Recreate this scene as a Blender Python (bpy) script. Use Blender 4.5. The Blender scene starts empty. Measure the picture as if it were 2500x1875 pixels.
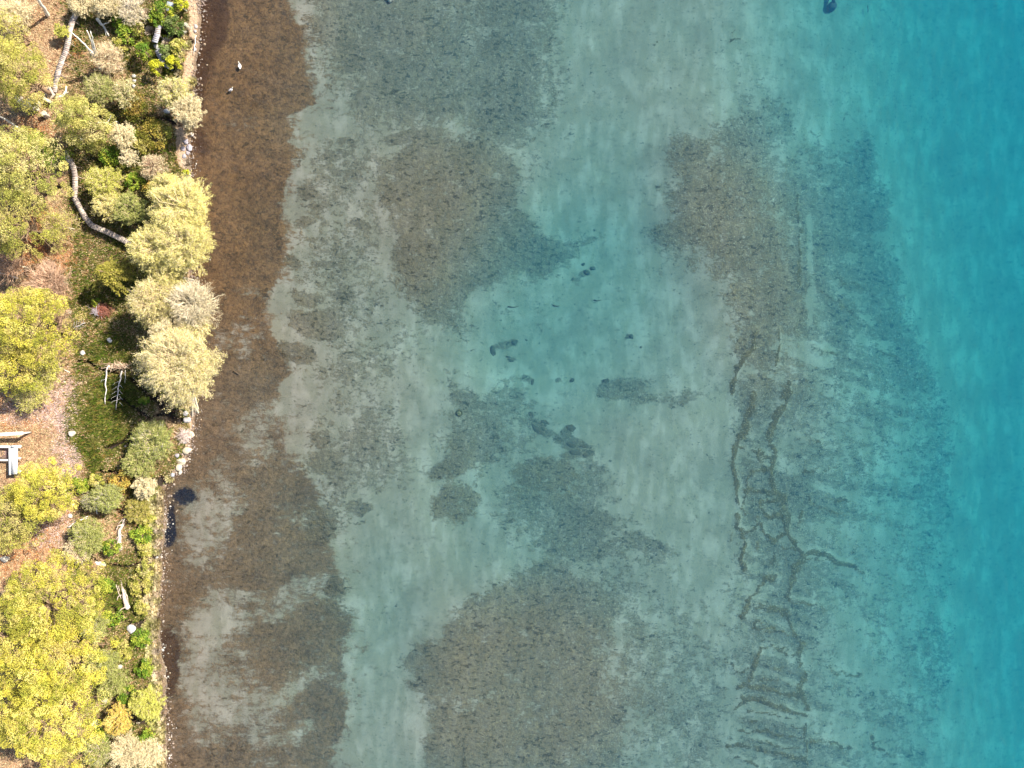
import bpy, math, random
import numpy as np
R = math.radians
rnd = random.Random(7)
rng = np.random.default_rng(7)
S = bpy.context.scene

# ------------------------------------------------------------------ camera, light, exposure
CAMZ = 67.0
cd = bpy.data.cameras.new("camera"); cam = bpy.data.objects.new("camera", cd)
S.collection.objects.link(cam); S.camera = cam
cam.location = (0, 0, CAMZ); cam.rotation_euler = (0, 0, 0)
cd.sensor_width = 36; cd.lens = 36*CAMZ/100.0; cd.clip_start = 1; cd.clip_end = 6000
SUN_EL, SUN_AZ = 40, 62         # azimuth clockwise from +Y
w = bpy.data.worlds.new("World"); S.world = w; w.use_nodes = True
nt = w.node_tree
sky = nt.nodes.new("ShaderNodeTexSky"); sky.sky_type = 'NISHITA'; sky.sun_disc = False
sky.sun_elevation = R(SUN_EL); sky.sun_rotation = R(SUN_AZ)
bg = nt.nodes["Background"]; nt.links.new(sky.outputs[0], bg.inputs[0]); bg.inputs[1].default_value = 0.085
ld = bpy.data.lights.new("sun", 'SUN'); sun = bpy.data.objects.new("sun", ld); S.collection.objects.link(sun)
ld.energy = 4.9; ld.angle = R(0.5); ld.color = (1.0, 0.915, 0.765)
sun.rotation_euler = (R(90-SUN_EL), 0, R(180-SUN_AZ))
S.view_settings.view_transform = 'Standard'; S.view_settings.look = 'None'
S.view_settings.exposure = 1.05; S.view_settings.gamma = 1
S.cycles.max_bounces = 6; S.cycles.diffuse_bounces = 2; S.cycles.transparent_max_bounces = 12
S.cycles.use_adaptive_sampling = True; S.cycles.adaptive_threshold = 0.02; S.cycles.volume_bounces = 0; S.cycles.caustics_reflective = False; S.cycles.caustics_refractive = False

# ------------------------------------------------------------------ helpers
col = S.collection
def W(px, py, z=0.0):
    """point whose place in the photograph (2500x1875 pixels) is px,py when it stands z metres above the lake"""
    f = (CAMZ-z)/CAMZ
    return ((px-1250)*0.04*f, (937.5-py)*0.04*f)

def h2(ix, iy, seed):
    n = (ix.astype(np.int64)*374761393 + iy.astype(np.int64)*668265263 + seed*974711) & 0xffffffff
    n = ((n ^ (n >> 13))*1274126177) & 0xffffffff
    return ((n ^ (n >> 16)) & 0xffff)/65535.0
def vn(x, y, sc, seed=0):
    x = np.asarray(x, float)/sc; y = np.asarray(y, float)/sc
    ix = np.floor(x); iy = np.floor(y); fx = x-ix; fy = y-iy
    fx = fx*fx*(3-2*fx); fy = fy*fy*(3-2*fy)
    a = h2(ix, iy, seed); b = h2(ix+1, iy, seed); c = h2(ix, iy+1, seed); d = h2(ix+1, iy+1, seed)
    return (a*(1-fx)+b*fx)*(1-fy)+(c*(1-fx)+d*fx)*fy
def fbm(x, y, sc, seed=0, o=4, g=.5):
    s = 0; a = 1; t = 0
    for i in range(o):
        s = s+a*vn(x, y, sc/2**i, seed+i*17); t += a; a *= g
    return s/t
def ss(a, b, x):
    t = np.clip((x-a)/(b-a), 0, 1); return t*t*(3-2*t)

SHORE = np.array([(-400,495),(0,493),(60,490),(100,487),(150,483),(200,478),(250,474),(300,468),(350,466),(400,467),(430,471),(500,474),
 (700,474),(980,480),(1010,478),(1050,474),(1090,466),(1120,452),(1150,440),(1165,424),(1180,408),(1200,402),(1250,400),(1330,394),
 (1400,396),(1500,387),(1560,389),(1640,394),(1700,399),(1760,406),(1810,406),(1875,409),(2300,430)], float)
def shore_x(Y):
    py = 937.5-np.asarray(Y, float)/0.04
    x = (np.interp(py, SHORE[:,0], SHORE[:,1])-1250)*0.04
    return x+(fbm(Y, Y*0+3, 2.2, 5)-.5)*0.45+(vn(Y, Y*0+9, .7, 8)-.5)*.22+12*np.sin((Y)/210.0)*ss(90, 300, np.abs(Y))

def shore_s(Y):
    """shoreline without its small notches"""
    py = 937.5-np.asarray(Y, float)/0.04
    x = sum(np.interp(py+k*22, SHORE[:,0], SHORE[:,1]) for k in range(-3, 4))/7
    return (x-1250)*0.04+12*np.sin((Y)/210.0)*ss(90, 300, np.abs(Y))
def offshore(X, Y):
    a = X-shore_x(Y); f = ss(.6, 4, a); return a*(1-f)+(X-shore_s(Y))*f
def poly_sd(px, py, poly):
    """signed distance in pixels, positive inside"""
    p = np.array(poly, float); n = len(p)
    d = np.full(px.shape, 1e9); ins = np.zeros(px.shape, bool)
    for i in range(n):
        a = p[i]; b = p[(i+1) % n]; e = b-a
        wx = px-a[0]; wy = py-a[1]
        t = np.clip((wx*e[0]+wy*e[1])/(e@e+1e-9), 0, 1)
        d = np.minimum(d, np.hypot(wx-e[0]*t, wy-e[1]*t))
        c = ((a[1] > py) != (b[1] > py)) & (px < (b[0]-a[0])*(py-a[1])/(b[1]-a[1]+1e-12)+a[0])
        ins ^= c
    return np.where(ins, d, -d)
def line_d(px, py, pts):
    d = np.full(px.shape, 1e9)
    for a, b in zip(pts[:-1], pts[1:]):
        a = np.array(a, float); e = np.array(b, float)-a
        wx = px-a[0]; wy = py-a[1]
        t = np.clip((wx*e[0]+wy*e[1])/(e@e+1e-9), 0, 1)
        d = np.minimum(d, np.hypot(wx-e[0]*t, wy-e[1]*t))
    return d
def blob(px, py, cx, cy, rx, ry, rot=0, soft=.5):
    c, s = math.cos(R(rot)), math.sin(R(rot))
    u = ((px-cx)*c+(py-cy)*s)/rx; v = (-(px-cx)*s+(py-cy)*c)/ry
    return 1-ss(1-soft, 1+soft, np.hypot(u, v))

# creeks through the marsh, plus a shadow near the top carved and darkened as one (photo pixels, width px)
CREEKS_AND_SHADE = [([(318,925),(345,948),(375,975),(400,1005),(418,1022)],5),([(255,975),(300,982),(340,1005),(372,1018),(405,1012)],3.5),
 ([(400,1010),(425,1026)],11),([(330,1040),(316,1060),(295,1080),(255,1092)],3),([(245,1154),(300,1160),(335,1160),(365,1172),(405,1178)],4.5),
 ([(390,1172),(415,1178)],9),([(185,1368),(230,1372),(290,1380),(345,1378),(385,1362)],3.5),([(278,1490),(305,1520),(345,1527),(375,1518)],5),
 ([(320,1755),(350,1768),(392,1762)],6),([(345,290),(400,292),(462,305)],5),([(396,84),(430,86),(468,92)],4),([(190,880),(240,896),(290,915)],3),
 ([(210,1235),(245,1240),(300,1250),(350,1252)],5)]
def land_h(X, Y):
    X = np.asarray(X, float); Y = np.asarray(Y, float)
    t = shore_x(Y)-X
    z = 0.30*ss(0, 1.1, t)+0.18*ss(1.2, 2.2, t)+1.2*ss(6, 22, t)+0.02*np.clip(t-22, 0, 900)
    z = z+(fbm(X, Y, 3.0, 31)-.5)*.5*ss(.8, 4, t)+(fbm(X, Y, .6, 33)-.5)*.22*ss(.3, 1.5, t)+6*(fbm(X, Y, 90, 36)-.4)*ss(40, 200, t)
    px = X/.04/((CAMZ-.5)/CAMZ)+1250; py = 937.5-Y/.04/((CAMZ-.5)/CAMZ)
    near = (px > 120) & (px < 520) & (py > 40) & (py < 1880)
    if near.any():
        c = np.zeros(z.shape)
        qx = px[near]+(vn(X[near], Y[near], .8, 3)-.5)*16; qy = py[near]+(vn(X[near], Y[near], .8, 4)-.5)*16
        cc = np.zeros(qx.shape)
        for pts, wd in CREEKS_AND_SHADE:
            cc = np.maximum(cc, 1-ss(wd*.7, wd*1.9, line_d(qx, qy, pts)))
        c[near] = cc
        z = z*(1-c)+(-.16)*c
    return z-0.05*(t < .02)
def gz(x, y): return float(land_h(np.array([x]), np.array([y]))[0])
def G(px, py, dz=0.0):
    """world point on the land surface under a photo pixel"""
    z = .5
    for _ in range(3):
        x, y = W(px, py, z+dz); z = gz(x, y)
    x, y = W(px, py, z+dz)
    return x, y, z

def bed_depth(X, Y):
    s = offshore(X, Y)
    tilt = np.clip(Y/37.5, -1.5, 1.5)
    se = s+ss(38, 60, s)*(tilt*np.where(tilt > 0, 8.5, 6.0)-.3)
    d = np.interp(se, [-5,0,1,3,6,10,14,20,28,36,46,54,60,66,72,80,92,110,200,4000],
                      [.0,0.03,.12,.20,.28,.40,.62,.78,.95,1.15,1.05,1.1,1.4,1.9,2.7,4.0,5.2,6.5,9,11])
    px = X/.04+1250; py = 937.5-Y/.04
    d = d+.62*blob(px, py, 1380, 740, 260, 230, 0, .7)+.25*blob(px, py, 1480, 480, 130, 180, 0, .7)+.2*blob(px, py, 920, 1520, 100, 220, 0, .8)
    d = d+.25*blob(px, py, 1250, 1100, 160, 260, 0, .8)-.12*blob(px, py, 850, 1000, 120, 250, 0, .8)
    d = d+.12*blob(px, py, 452, 1218, 34, 30, 20, .7)+.12*blob(px, py, 415, 1305, 22, 38, 0, .7)
    d = d+.10*blob(px, py, 414, 1620, 40, 90, 0, .6)
    d = d-.42*blob(px, py, 1270, 1700, 280, 250, 0, .5)-.35*blob(px, py, 1030, 520, 190, 220, -30, .7)-.35*blob(px, py, 1830, 640, 160, 330, -18, .6)
    d = np.where(s > 0, np.maximum(d, .02), d)+(fbm(X, Y, 5, 61)-.5)*.16*ss(1, 6, s)
    return d

# ---- mesh accumulation
class MB:
    def __init__(s): s.v = []; s.q = []; s.t = []; s.c = []; s.n = 0
    def add(s, v, q=None, t=None, c=(1, 1, 1)):
        v = np.asarray(v, float).reshape(-1, 3); n = len(v)
        s.v.append(v)
        if q is not None and len(q): s.q.append(np.asarray(q, np.int64)+s.n)
        if t is not None and len(t): s.t.append(np.asarray(t, np.int64)+s.n)
        c = np.asarray(c, float)
        s.c.append(np.broadcast_to(c, (n, 3)).copy() if c.ndim == 1 else c)
        s.n += n
    def box(s, cx, cy, cz, sx, sy, sz, rz=0, c=(1, 1, 1), ry=0):
        p = np.array([(x*sx/2, y*sy/2, z*sz/2) for x in (-1, 1) for y in (-1, 1) for z in (-1, 1)])
        if ry:
            a, b = math.cos(ry), math.sin(ry); p = np.c_[p[:,0]*a+p[:,2]*b, p[:,1], -p[:,0]*b+p[:,2]*a]
        a, b = math.cos(rz), math.sin(rz)
        p = np.c_[p[:,0]*a-p[:,1]*b+cx, p[:,0]*b+p[:,1]*a+cy, p[:,2]+cz]
        s.add(p, q=[(0,1,3,2),(4,6,7,5),(0,4,5,1),(2,3,7,6),(0,2,6,4),(1,5,7,3)], c=c)
    def segs(s, P0, P1, r0, r1, k=4, c=(1, 1, 1)):
        """many tapered prisms at once"""
        P0 = np.asarray(P0, float).reshape(-1, 3); P1 = np.asarray(P1, float).reshape(-1, 3); n = len(P0)
        if n == 0: return
        r0 = np.broadcast_to(np.asarray(r0, float), (n,)); r1 = np.broadcast_to(np.asarray(r1, float), (n,))
        d = P1-P0; d = d/(np.linalg.norm(d, axis=1, keepdims=True)+1e-9)
        up = np.where(np.abs(d[:, 2:3]) > .9, np.array([[1., 0, 0]]), np.array([[0, 0, 1.]]))
        a = np.cross(d, up); a /= np.linalg.norm(a, axis=1, keepdims=True)+1e-9; b = np.cross(d, a)
        V = np.empty((n, 2*k, 3))
        for i in range(k):
            t = 2*math.pi*i/k; o = a*math.cos(t)+b*math.sin(t)
            V[:, i] = P0+o*r0[:, None]; V[:, k+i] = P1+o*r1[:, None]
        base = (np.arange(n)*2*k)[:, None]
        Q = np.concatenate([base+np.array([[i, (i+1) % k, k+(i+1) % k, k+i]]) for i in range(k)])
        T = []
        if k == 4: Q = np.concatenate([Q, base+np.array([[4, 5, 6, 7]])])
        c = np.asarray(c, float)
        cc = np.broadcast_to(c, (n*2*k, 3)).copy() if c.ndim == 1 else np.repeat(c, 2*k, axis=0)
        s.add(V.reshape(-1, 3), q=Q, c=cc)
    def tube(s, pts, rad, k=7, c=(1, 1, 1), caps=True):
        pts = np.asarray(pts, float); n = len(pts); rad = np.broadcast_to(np.asarray(rad, float), (n,))
        d = np.gradient(pts, axis=0); d /= np.linalg.norm(d, axis=1, keepdims=True)+1e-9
        ref = np.array([0, 0, 1.]) if abs(d[0, 2]) < .9 else np.array([1., 0, 0])
        V = []
        for i in range(n):
            a = np.cross(d[i], ref); a /= np.linalg.norm(a)+1e-9; b = np.cross(d[i], a)
            for j in range(k):
                t = 2*math.pi*j/k; V.append(pts[i]+rad[i]*(a*math.cos(t)+b*math.sin(t)))
        Q = [(i*k+j, i*k+(j+1) % k, (i+1)*k+(j+1) % k, (i+1)*k+j) for i in range(n-1) for j in range(k)]
        T = []
        if caps:
            V.append(pts[0]); V.append(pts[-1]); m = n*k
            T = [(m, (j+1) % k, j) for j in range(k)]+[(m+1, (n-1)*k+j, (n-1)*k+(j+1) % k) for j in range(k)]
        s.add(V, q=Q, t=T, c=c)
    def leaves(s, P, size, c, up=.6, jit=.35, aspect=.6):
        """small quads, random facing, biased upward"""
        P = np.asarray(P, float); n = len(P)
        if n == 0: return
        nrm = rng.normal(size=(n, 3)); nrm /= np.linalg.norm(nrm, axis=1, keepdims=True)
        nrm[:, 2] = np.abs(nrm[:, 2])+up; nrm /= np.linalg.norm(nrm, axis=1, keepdims=True)
        a = np.cross(nrm, rng.normal(size=(n, 3))); a /= np.linalg.norm(a, axis=1, keepdims=True); b = np.cross(nrm, a)
        sz = np.broadcast_to(np.asarray(size, float), (n,))*(1+jit*rng.uniform(-1, 1, n))
        a = a*sz[:, None]; b = b*sz[:, None]*aspect
        V = np.stack([P-a, P-b, P+a, P+b], axis=1).reshape(-1, 3)
        Q = (np.arange(n)*4)[:, None]+np.arange(4)[None]
        c = np.asarray(c, float); cc = np.broadcast_to(c, (n*4, 3)).copy() if c.ndim == 1 else np.repeat(c, 4, axis=0)
        s.add(V, q=Q, c=cc)
    def mesh(s, name, mat, smooth=False):
        me = bpy.data.meshes.new(name)
        V = np.concatenate(s.v) if s.v else np.zeros((0, 3)); C = np.concatenate(s.c) if s.c else np.zeros((0, 3))
        Q = np.concatenate(s.q) if s.q else np.zeros((0, 4), np.int64); T = np.concatenate(s.t) if s.t else np.zeros((0, 3), np.int64)
        me.vertices.add(len(V)); me.vertices.foreach_set("co", V.astype(np.float32).ravel())
        nl = len(Q)*4+len(T)*3; me.loops.add(nl); me.polygons.add(len(Q)+len(T))
        me.loops.foreach_set("vertex_index", np.concatenate([Q.ravel(), T.ravel()]).astype(np.int32))
        ls = np.concatenate([np.arange(len(Q))*4, len(Q)*4+np.arange(len(T))*3]).astype(np.int32)
        me.polygons.foreach_set("loop_start", ls)
        if smooth: me.polygons.foreach_set("use_smooth", np.ones(len(ls), bool))
        at = me.color_attributes.new("Col", 'FLOAT_COLOR', 'POINT')
        at.data.foreach_set("color", np.c_[C, np.ones(len(C))].astype(np.float32).ravel())
        me.update(calc_edges=True); me.materials.append(mat)
        return me
    def build(s, name, mat, parent=None, smooth=False):
        o = bpy.data.objects.new(name, s.mesh(name, mat, smooth)); col.objects.link(o)
        if parent is not None: o.parent = parent
        return o
def tag(o, label, cat, group=None, kind=None):
    if label: o["label"] = label
    if cat: o["category"] = cat
    if group: o["group"] = group
    if kind: o["kind"] = kind
    return o
def empty(name, loc=(0, 0, 0), rz=0, label=None, cat=None, group=None):
    o = bpy.data.objects.new(name, None); col.objects.link(o); o.location = loc; o.rotation_euler = (0, 0, rz)
    o.empty_display_size = .2
    return tag(o, label, cat, group)
def dup(o, loc, rz, sc=1.0, label=None, group=None):
    c = o.copy(); col.objects.link(c); c.location = loc; c.rotation_euler = (0, 0, rz)
    c.scale = (sc, sc, sc) if not hasattr(sc, '__len__') else sc
    if label: c["label"] = label
    if group: c["group"] = group
    for ch in list(o.children):
        k = ch.copy(); col.objects.link(k); k.parent = c
        for g in list(ch.children):
            m = g.copy(); col.objects.link(m); m.parent = k
    return c

# ---- materials
def newmat(name):
    m = bpy.data.materials.new(name); m.use_nodes = True; n = m.node_tree; n.nodes.clear()
    out = n.nodes.new("ShaderNodeOutputMaterial"); return m, n, out
class NB:
    def __init__(s, nt): s.nt = nt
    def n(s, t, ins=None, **kw):
        nd = s.nt.nodes.new(t)
        for k, v in kw.items(): setattr(nd, k, v)
        if ins:
            for k, v in ins.items(): s.set(nd.inputs[k], v)
        return nd
    def set(s, sock, v):
        if isinstance(v, bpy.types.NodeSocket): s.nt.links.new(v, sock)
        elif isinstance(v, tuple) and len(v) == 3 and sock.type == 'RGBA': sock.default_value = (*v, 1)
        else: sock.default_value = v
    def m(s, op, a, b=0.0, c=0.0, clamp=False):
        nd = s.n("ShaderNodeMath", operation=op, use_clamp=clamp)
        s.set(nd.inputs[0], a); s.set(nd.inputs[1], b); s.set(nd.inputs[2], c); return nd.outputs[0]
    def mr(s, v, a, b, c=0.0, d=1.0, smooth=True):
        nd = s.n("ShaderNodeMapRange", interpolation_type='SMOOTHSTEP' if smooth else 'LINEAR')
        for i, x in enumerate((v, a, b, c, d)): s.set(nd.inputs[i], x)
        return nd.outputs[0]
    def mix(s, f, a, b, bt='MIX'):
        nd = s.n("ShaderNodeMix", data_type='RGBA', blend_type=bt)
        s.set(nd.inputs[0], f); s.set(nd.inputs[6], a); s.set(nd.inputs[7], b); return nd.outputs[2]
    def noise(s, vec, sc, det=4, rough=.55, dist=0.0):
        nd = s.n("ShaderNodeTexNoise", {"Vector": vec, "Scale": sc, "Detail": det, "Roughness": rough, "Distortion": dist}); return nd.outputs[0]
    def coord(s): return s.n("ShaderNodeNewGeometry").outputs["Position"]
    def mapping(s, vec, rot=0, sc=(1, 1, 1), loc=(0, 0, 0)):
        nd = s.n("ShaderNodeMapping", {"Vector": vec}); nd.inputs["Rotation"].default_value = (0, 0, R(rot)); nd.inputs["Scale"].default_value = sc
        nd.inputs["Location"].default_value = loc; return nd.outputs[0]
def veg_mat(name, transl=.25, rough=.75, var=.35, nscale=3.0):
    m, nt, out = newmat(name); b = NB(nt)
    c = b.n("ShaderNodeAttribute", attribute_name="Col").outputs["Color"]
    info = b.n("ShaderNodeObjectInfo").outputs["Random"]
    n = b.noise(b.coord(), nscale, 3)
    f = b.m('MULTIPLY', b.mr(n, .3, .7, 1-var, 1+var), b.mr(info, 0, 1, .94, 1.06))
    c2 = b.n("ShaderNodeVectorMath", {0: c, 1: (1, 1, 1)}, operation='MULTIPLY').outputs[0]
    sc = b.n("ShaderNodeVectorMath", operation='SCALE'); b.set(sc.inputs[0], c2); b.set(sc.inputs["Scale"], f)
    p = b.n("ShaderNodeBsdfPrincipled", {"Base Color": sc.outputs[0], "Roughness": rough, "Specular IOR Level": .25})
    if transl > 0:
        t = b.n("ShaderNodeBsdfTranslucent", {"Color": sc.outputs[0]})
        mx = b.n("ShaderNodeMixShader", {0: transl}); nt.links.new(p.outputs[0], mx.inputs[1]); nt.links.new(t.outputs[0], mx.inputs[2])
        nt.links.new(mx.outputs[0], out.inputs[0])
    else: nt.links.new(p.outputs[0], out.inputs[0])
    return m
def solid_mat(name, rough=.8, var=.3, nscale=6.0, bump=.4, stretch=None, spec=.3):
    m, nt, out = newmat(name); b = NB(nt)
    c = b.n("ShaderNodeAttribute", attribute_name="Col").outputs["Color"]
    tc = b.n("ShaderNodeTexCoord").outputs["Object"]
    v = b.mapping(tc, 0, stretch) if stretch else tc
    n = b.noise(v, nscale, 8, .65)
    sc = b.n("ShaderNodeVectorMath", operation='SCALE'); b.set(sc.inputs[0], c); b.set(sc.inputs["Scale"], b.mr(n, .3, .7, 1-var, 1+var))
    bp = b.n("ShaderNodeBump", {"Strength": bump, "Distance": .05, "Height": n})
    p = b.n("ShaderNodeBsdfPrincipled", {"Base Color": sc.outputs[0], "Roughness": rough, "Specular IOR Level": spec, "Normal": bp.outputs[0]})
    nt.links.new(p.outputs[0], out.inputs[0]); return m
M_leaf = veg_mat("foliage", .2, .65, .22)
M_twig = veg_mat("twigs", 0.0, .85, .18)
M_grass = veg_mat("grass", .3, .8, .3, 1.5)
M_wood = solid_mat("weathered_wood", .85, .25, 5, .5)
M_bark = solid_mat("bark", .9, .3, 8, .6)
M_stone = solid_mat("stone", .85, .3, 4, .6)
M_paint = solid_mat("old_white_paint", .7, .12, 3, .2)
M_bird = solid_mat("plumage", .8, .06, 12, .2)
M_rubber = solid_mat("silted_rubber", .9, .25, 5, .3)

# ------------------------------------------------------------------ lake bed
def axis(lo, hi, st, far):
    a = [lo+i*st for i in range(int(round((hi-lo)/st))+1)]
    e = []; x = hi; d = st
    while x < far: d *= 1.35; x += d; e.append(x)
    f = []; x = lo; d = st
    while x > -far: d *= 1.35; x -= d; f.append(x)
    return np.array(f[::-1]+a+e)
POLY = lambda pts: [(x*1.1302, y*1.1302) for x, y in pts]      # overview coordinates -> photo pixels
def bed_maps(X, Y):
    px = X/.04+1250; py = 937.5-Y/.04
    s = offshore(X, Y)/.04
    wx = (fbm(X, Y, 4, 71, 4)-.5)*110; wy = (fbm(X, Y, 4, 72, 4)-.5)*90
    qx = px+wx; qy = py+wy
    weed = np.zeros(px.shape); rust = np.zeros(px.shape); peb = np.zeros(px.shape); dark = np.zeros(px.shape); hue = np.zeros(px.shape)
    def P(pts, v, soft=30, warp=1.0):
        nonlocal weed
        soft = soft*1.7; m = ss(-soft, soft, poly_sd(px+wx*warp, py+wy*warp, POLY(pts)))
        weed = np.maximum(weed, m*v); return m
    def Bl(cx, cy, rx, ry, v, rot=0, soft=.6, warp=.5):
        nonlocal weed
        m = blob(px+wx*warp, py+wy*warp, cx*1.1302, cy*1.1302, rx*1.1302, ry*1.1302, rot, soft)
        weed = np.maximum(weed, m*v); return m
    # brown algae shelf along the shore
    rb = np.array([(-300,640),(0,625),(60,648),(140,655),(220,700),(250,640),(330,628),(400,608),(480,620),(570,628),(620,592),(680,566),(740,612),(800,640),(830,600),
      (900,622),(960,640),(1040,665),(1120,702),(1200,722),(1270,742),(1340,752),(1420,765),(1500,772),(1560,764),(1620,735),(1900,745)], float)*1.1302
    edge = np.interp(py+wy*.4, rb[:,0], rb[:,1])
    rd = edge-(px+wx*.75)
    rust = ss(-26, 34, rd)*.86
    rust = np.maximum(rust, .42*ss(-110, 10, rd))
    top = 1-ss(600, 1050, py)
    rust = rust*(.98-.20*(1-top))
    # pale washes through the shelf
    for cx, cy, rx, ry, v, rt in [(450,1130,45,90,.55,20),(490,1290,50,25,.4,-20),(640,1280,80,16,.35,-8),(560,930,60,60,.35,30),(560,1330,150,22,.42,-10),(470,1500,60,110,.5,10),
        (640,1480,90,30,.35,-25),(450,1360,30,30,.3,0),(620,1590,60,20,.35,-20),(520,640,30,60,.22,0),(480,380,30,150,.16,0),(560,1560,40,60,.3,0),
        (520,230,60,60,.15,0),(530,740,70,30,.4,-12),(600,660,70,28,.4,25),(620,840,50,30,.45,0),(640,1130,40,20,.35,0),(440,1400,40,100,.25,0)]:
        rust = rust-v*.62*blob(qx, qy, cx*1.1302, cy*1.1302, rx*1.1302, ry*1.1302, rt, .7)
    hue = ss(0, 1, top)                         # 1 = rusty, 0 = grey brown
    P([(650,-60),(1215,-60),(1230,150),(1215,250),(1130,330),(1000,300),(830,260),(740,240),(690,150),(655,60)], .47, 60)
    Bl(870,70,40,40,.62); Bl(905,140,40,25,.66); Bl(800,200,60,40,.6); Bl(1000,150,30,20,.55); Bl(1080,90,80,60,.52)
    P([(830,320),(900,270),(1040,300),(1110,360),(1120,450),(1180,520),(1260,520),(1320,490),(1330,505),(1220,560),(1120,590),(1030,630),(985,700),(930,710),(860,650),(820,560),(850,460),(820,380)], .68, 26)
    Bl(880,290,60,14,.75); Bl(1170,530,90,24,.78,-8); Bl(930,600,80,50,.72); Bl(980,400,110,110,.7); Bl(1080,210,120,110,.5)
    P([(640,280),(840,260),(840,420),(820,560),(840,660),(700,780),(640,700),(630,500)], .26, 40)
    for cx, cy, rx, ry in [(665,420,28,16),(655,480,20,12),(720,330,30,12),(690,450,18,9),(640,560,22,14),(735,300,20,8),(650,640,34,18),(680,700,60,30),(720,640,26,12),(770,480,22,10),(640,760,50,20),(700,560,20,8)]:
        Bl(cx,cy,rx,ry,.68,10)
    P([(640,760),(860,700),(860,1000),(700,1150),(660,1000)], .34, 60)
    Bl(760,1100,30,14,.65); Bl(700,1000,60,30,.5); Bl(680,1130,40,50,.55); Bl(720,1300,30,50,.55); Bl(690,950,40,20,.55)
    # middle
    P([(970,800),(1050,840),(1130,850),(1180,900),(1160,960),(1080,1000),(1010,1020),(940,1020),(980,900)], .5, 26)
    Bl(1010,860,40,24,.62,20); Bl(1110,860,30,14,.62,20); Bl(960,1010,50,20,.72,-10); Bl(975,1085,50,45,.66); Bl(1040,990,50,12,.66)
    Bl(1180,1025,75,42,.74,5,.5,.35); Bl(1280,1040,60,50,.5); Bl(1270,1110,70,40,.62,15); Bl(1390,1180,60,24,.56,10); Bl(1240,1130,60,60,.5)
    P([(1060,1050),(1330,1000),(1340,1100),(1460,1180),(1440,1240),(1250,1220),(1100,1160)], .44, 40)
    Bl(1352,838,58,22,.82,-10,.45,.3); Bl(1400,860,60,14,.4); Bl(1165,915,36,10,.78,30); Bl(1175,930,22,7,.9,20); Bl(1240,960,52,16,.86,22,.4,.3); Bl(1250,985,38,10,.9,0,.4,.3); Bl(1225,925,20,14,.75)
    Bl(1085,745,26,8,.74,-10,.5,.2); Bl(1108,738,10,8,.9,0,.5,.1); Bl(1105,775,12,5,.8,0,.5,.1); Bl(1268,585,13,8,.82,-20,.5,.2); Bl(1312,824,9,7,.95,0,.3,0); Bl(1366,725,7,6,.8,0,.5,.1)
    Bl(1208,820,7,5,.8,-20,.5,.1); Bl(1250,600,12,8,.55,0,.5,.3); Bl(1130,820,14,8,.6)
    P([(875,1430),(960,1398),(1000,1320),(1060,1262),(1150,1215),(1260,1230),(1340,1270),(1362,1400),(1372,1520),(1358,1720),(925,1720),(920,1560),(885,1500)], .64, 24)
    P([(1200,1180),(1400,1190),(1460,1300),(1470,1500),(1480,1720),(1300,1720),(1300,1400)], .40, 60)
    Bl(990,1380,22,40,.7); Bl(905,1440,40,26,.72); Bl(1160,1300,70,60,.62); Bl(1310,1330,50,60,.6)
    Bl(940,1450,60,60,.8); Bl(1080,1420,90,120,.76); Bl(1250,1560,90,70,.72); Bl(1200,1350,90,70,.66); Bl(1000,1600,70,60,.76); Bl(1130,1580,80,70,.74)
    rr = blob(qx, qy, 1080, 1500, 50, 40, 0, .6)
    weed = weed-.25*blob(qx, qy, 990*1.13, 1530*1.13, 50, 80, 0, .6)-.2*blob(qx, qy, 1330*1.13, 1450*1.13, 30, 120, 0, .6)
    P([(1370,1240),(1560,1300),(1600,1500),(1600,1720),(1360,1720)], .3, 60)
    # eastern stony bank
    e1 = P([(1400,520),(1470,500),(1455,330),(1560,230),(1600,150),(1720,170),(1760,280),(1850,290),(1915,270),(1940,380),(1965,500),(1985,610),(2030,720),(2085,850),(2110,960),(2100,1200),(2080,1720),(1580,1720),(1590,1150),(1600,900),(1620,760),(1560,600)], .40, 36)
    Bl(1560,420,100,110,.66); Bl(1500,330,50,50,.6); Bl(1610,520,80,100,.70); Bl(1660,620,80,90,.68); Bl(1650,730,60,70,.66); Bl(1900,330,30,50,.6); Bl(1930,440,34,60,.58); Bl(1620,300,70,60,.58)
    Bl(1780,640,120,60,.52,20); Bl(1880,600,80,40,.52,30); Bl(1960,720,90,40,.52,35); Bl(1470,500,60,30,.6); Bl(1820,480,60,90,.5); Bl(1990,800,80,60,.5,30)
    Bl(1730,420,60,60,.56); Bl(1640,850,50,60,.58); Bl(1750,870,50,40,.5); Bl(1460,860,60,20,.4)
    core = np.clip(blob(qx, qy, 1600*1.13, 520*1.13, 150, 330, -18, .5)+blob(qx, qy, 1660*1.13, 690*1.13, 90, 150, 0, .6), 0, 1)
    core = np.clip(core+.8*blob(qx, qy, 960*1.13, 400*1.13, 150, 140, 0, .7)+.9*blob(qx, qy, 900*1.13, 590*1.13, 90, 80, 0, .7)+1.0*blob(qx, qy, 1130*1.13, 1500*1.13, 290, 260, 0, .5)+blob(qx, qy, 1180*1.13, 1025*1.13, 90, 60, 0, .5)+.8*blob(qx, qy, 970*1.13, 1060*1.13, 80, 110, 0, .5)+.6*(1-ss(700, 900, px)), 0, 1)
    # open strips in the bank
    for pts, wd, v in [([(1757,450),(1765,520),(1768,600),(1760,690)],5,.26),([(1700,745),(1790,770)],18,.3),([(1770,640),(1790,680)],18,.3)]:
        weed = weed-v*(1-ss(wd*.6, wd*1.9, line_d(px+wx*.2, py+wy*.2, POLY(pts))/1.13))
    weed = weed*(1-.35*blob(px, py, 2150, 1450, 160, 500, 0, .6))
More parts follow.
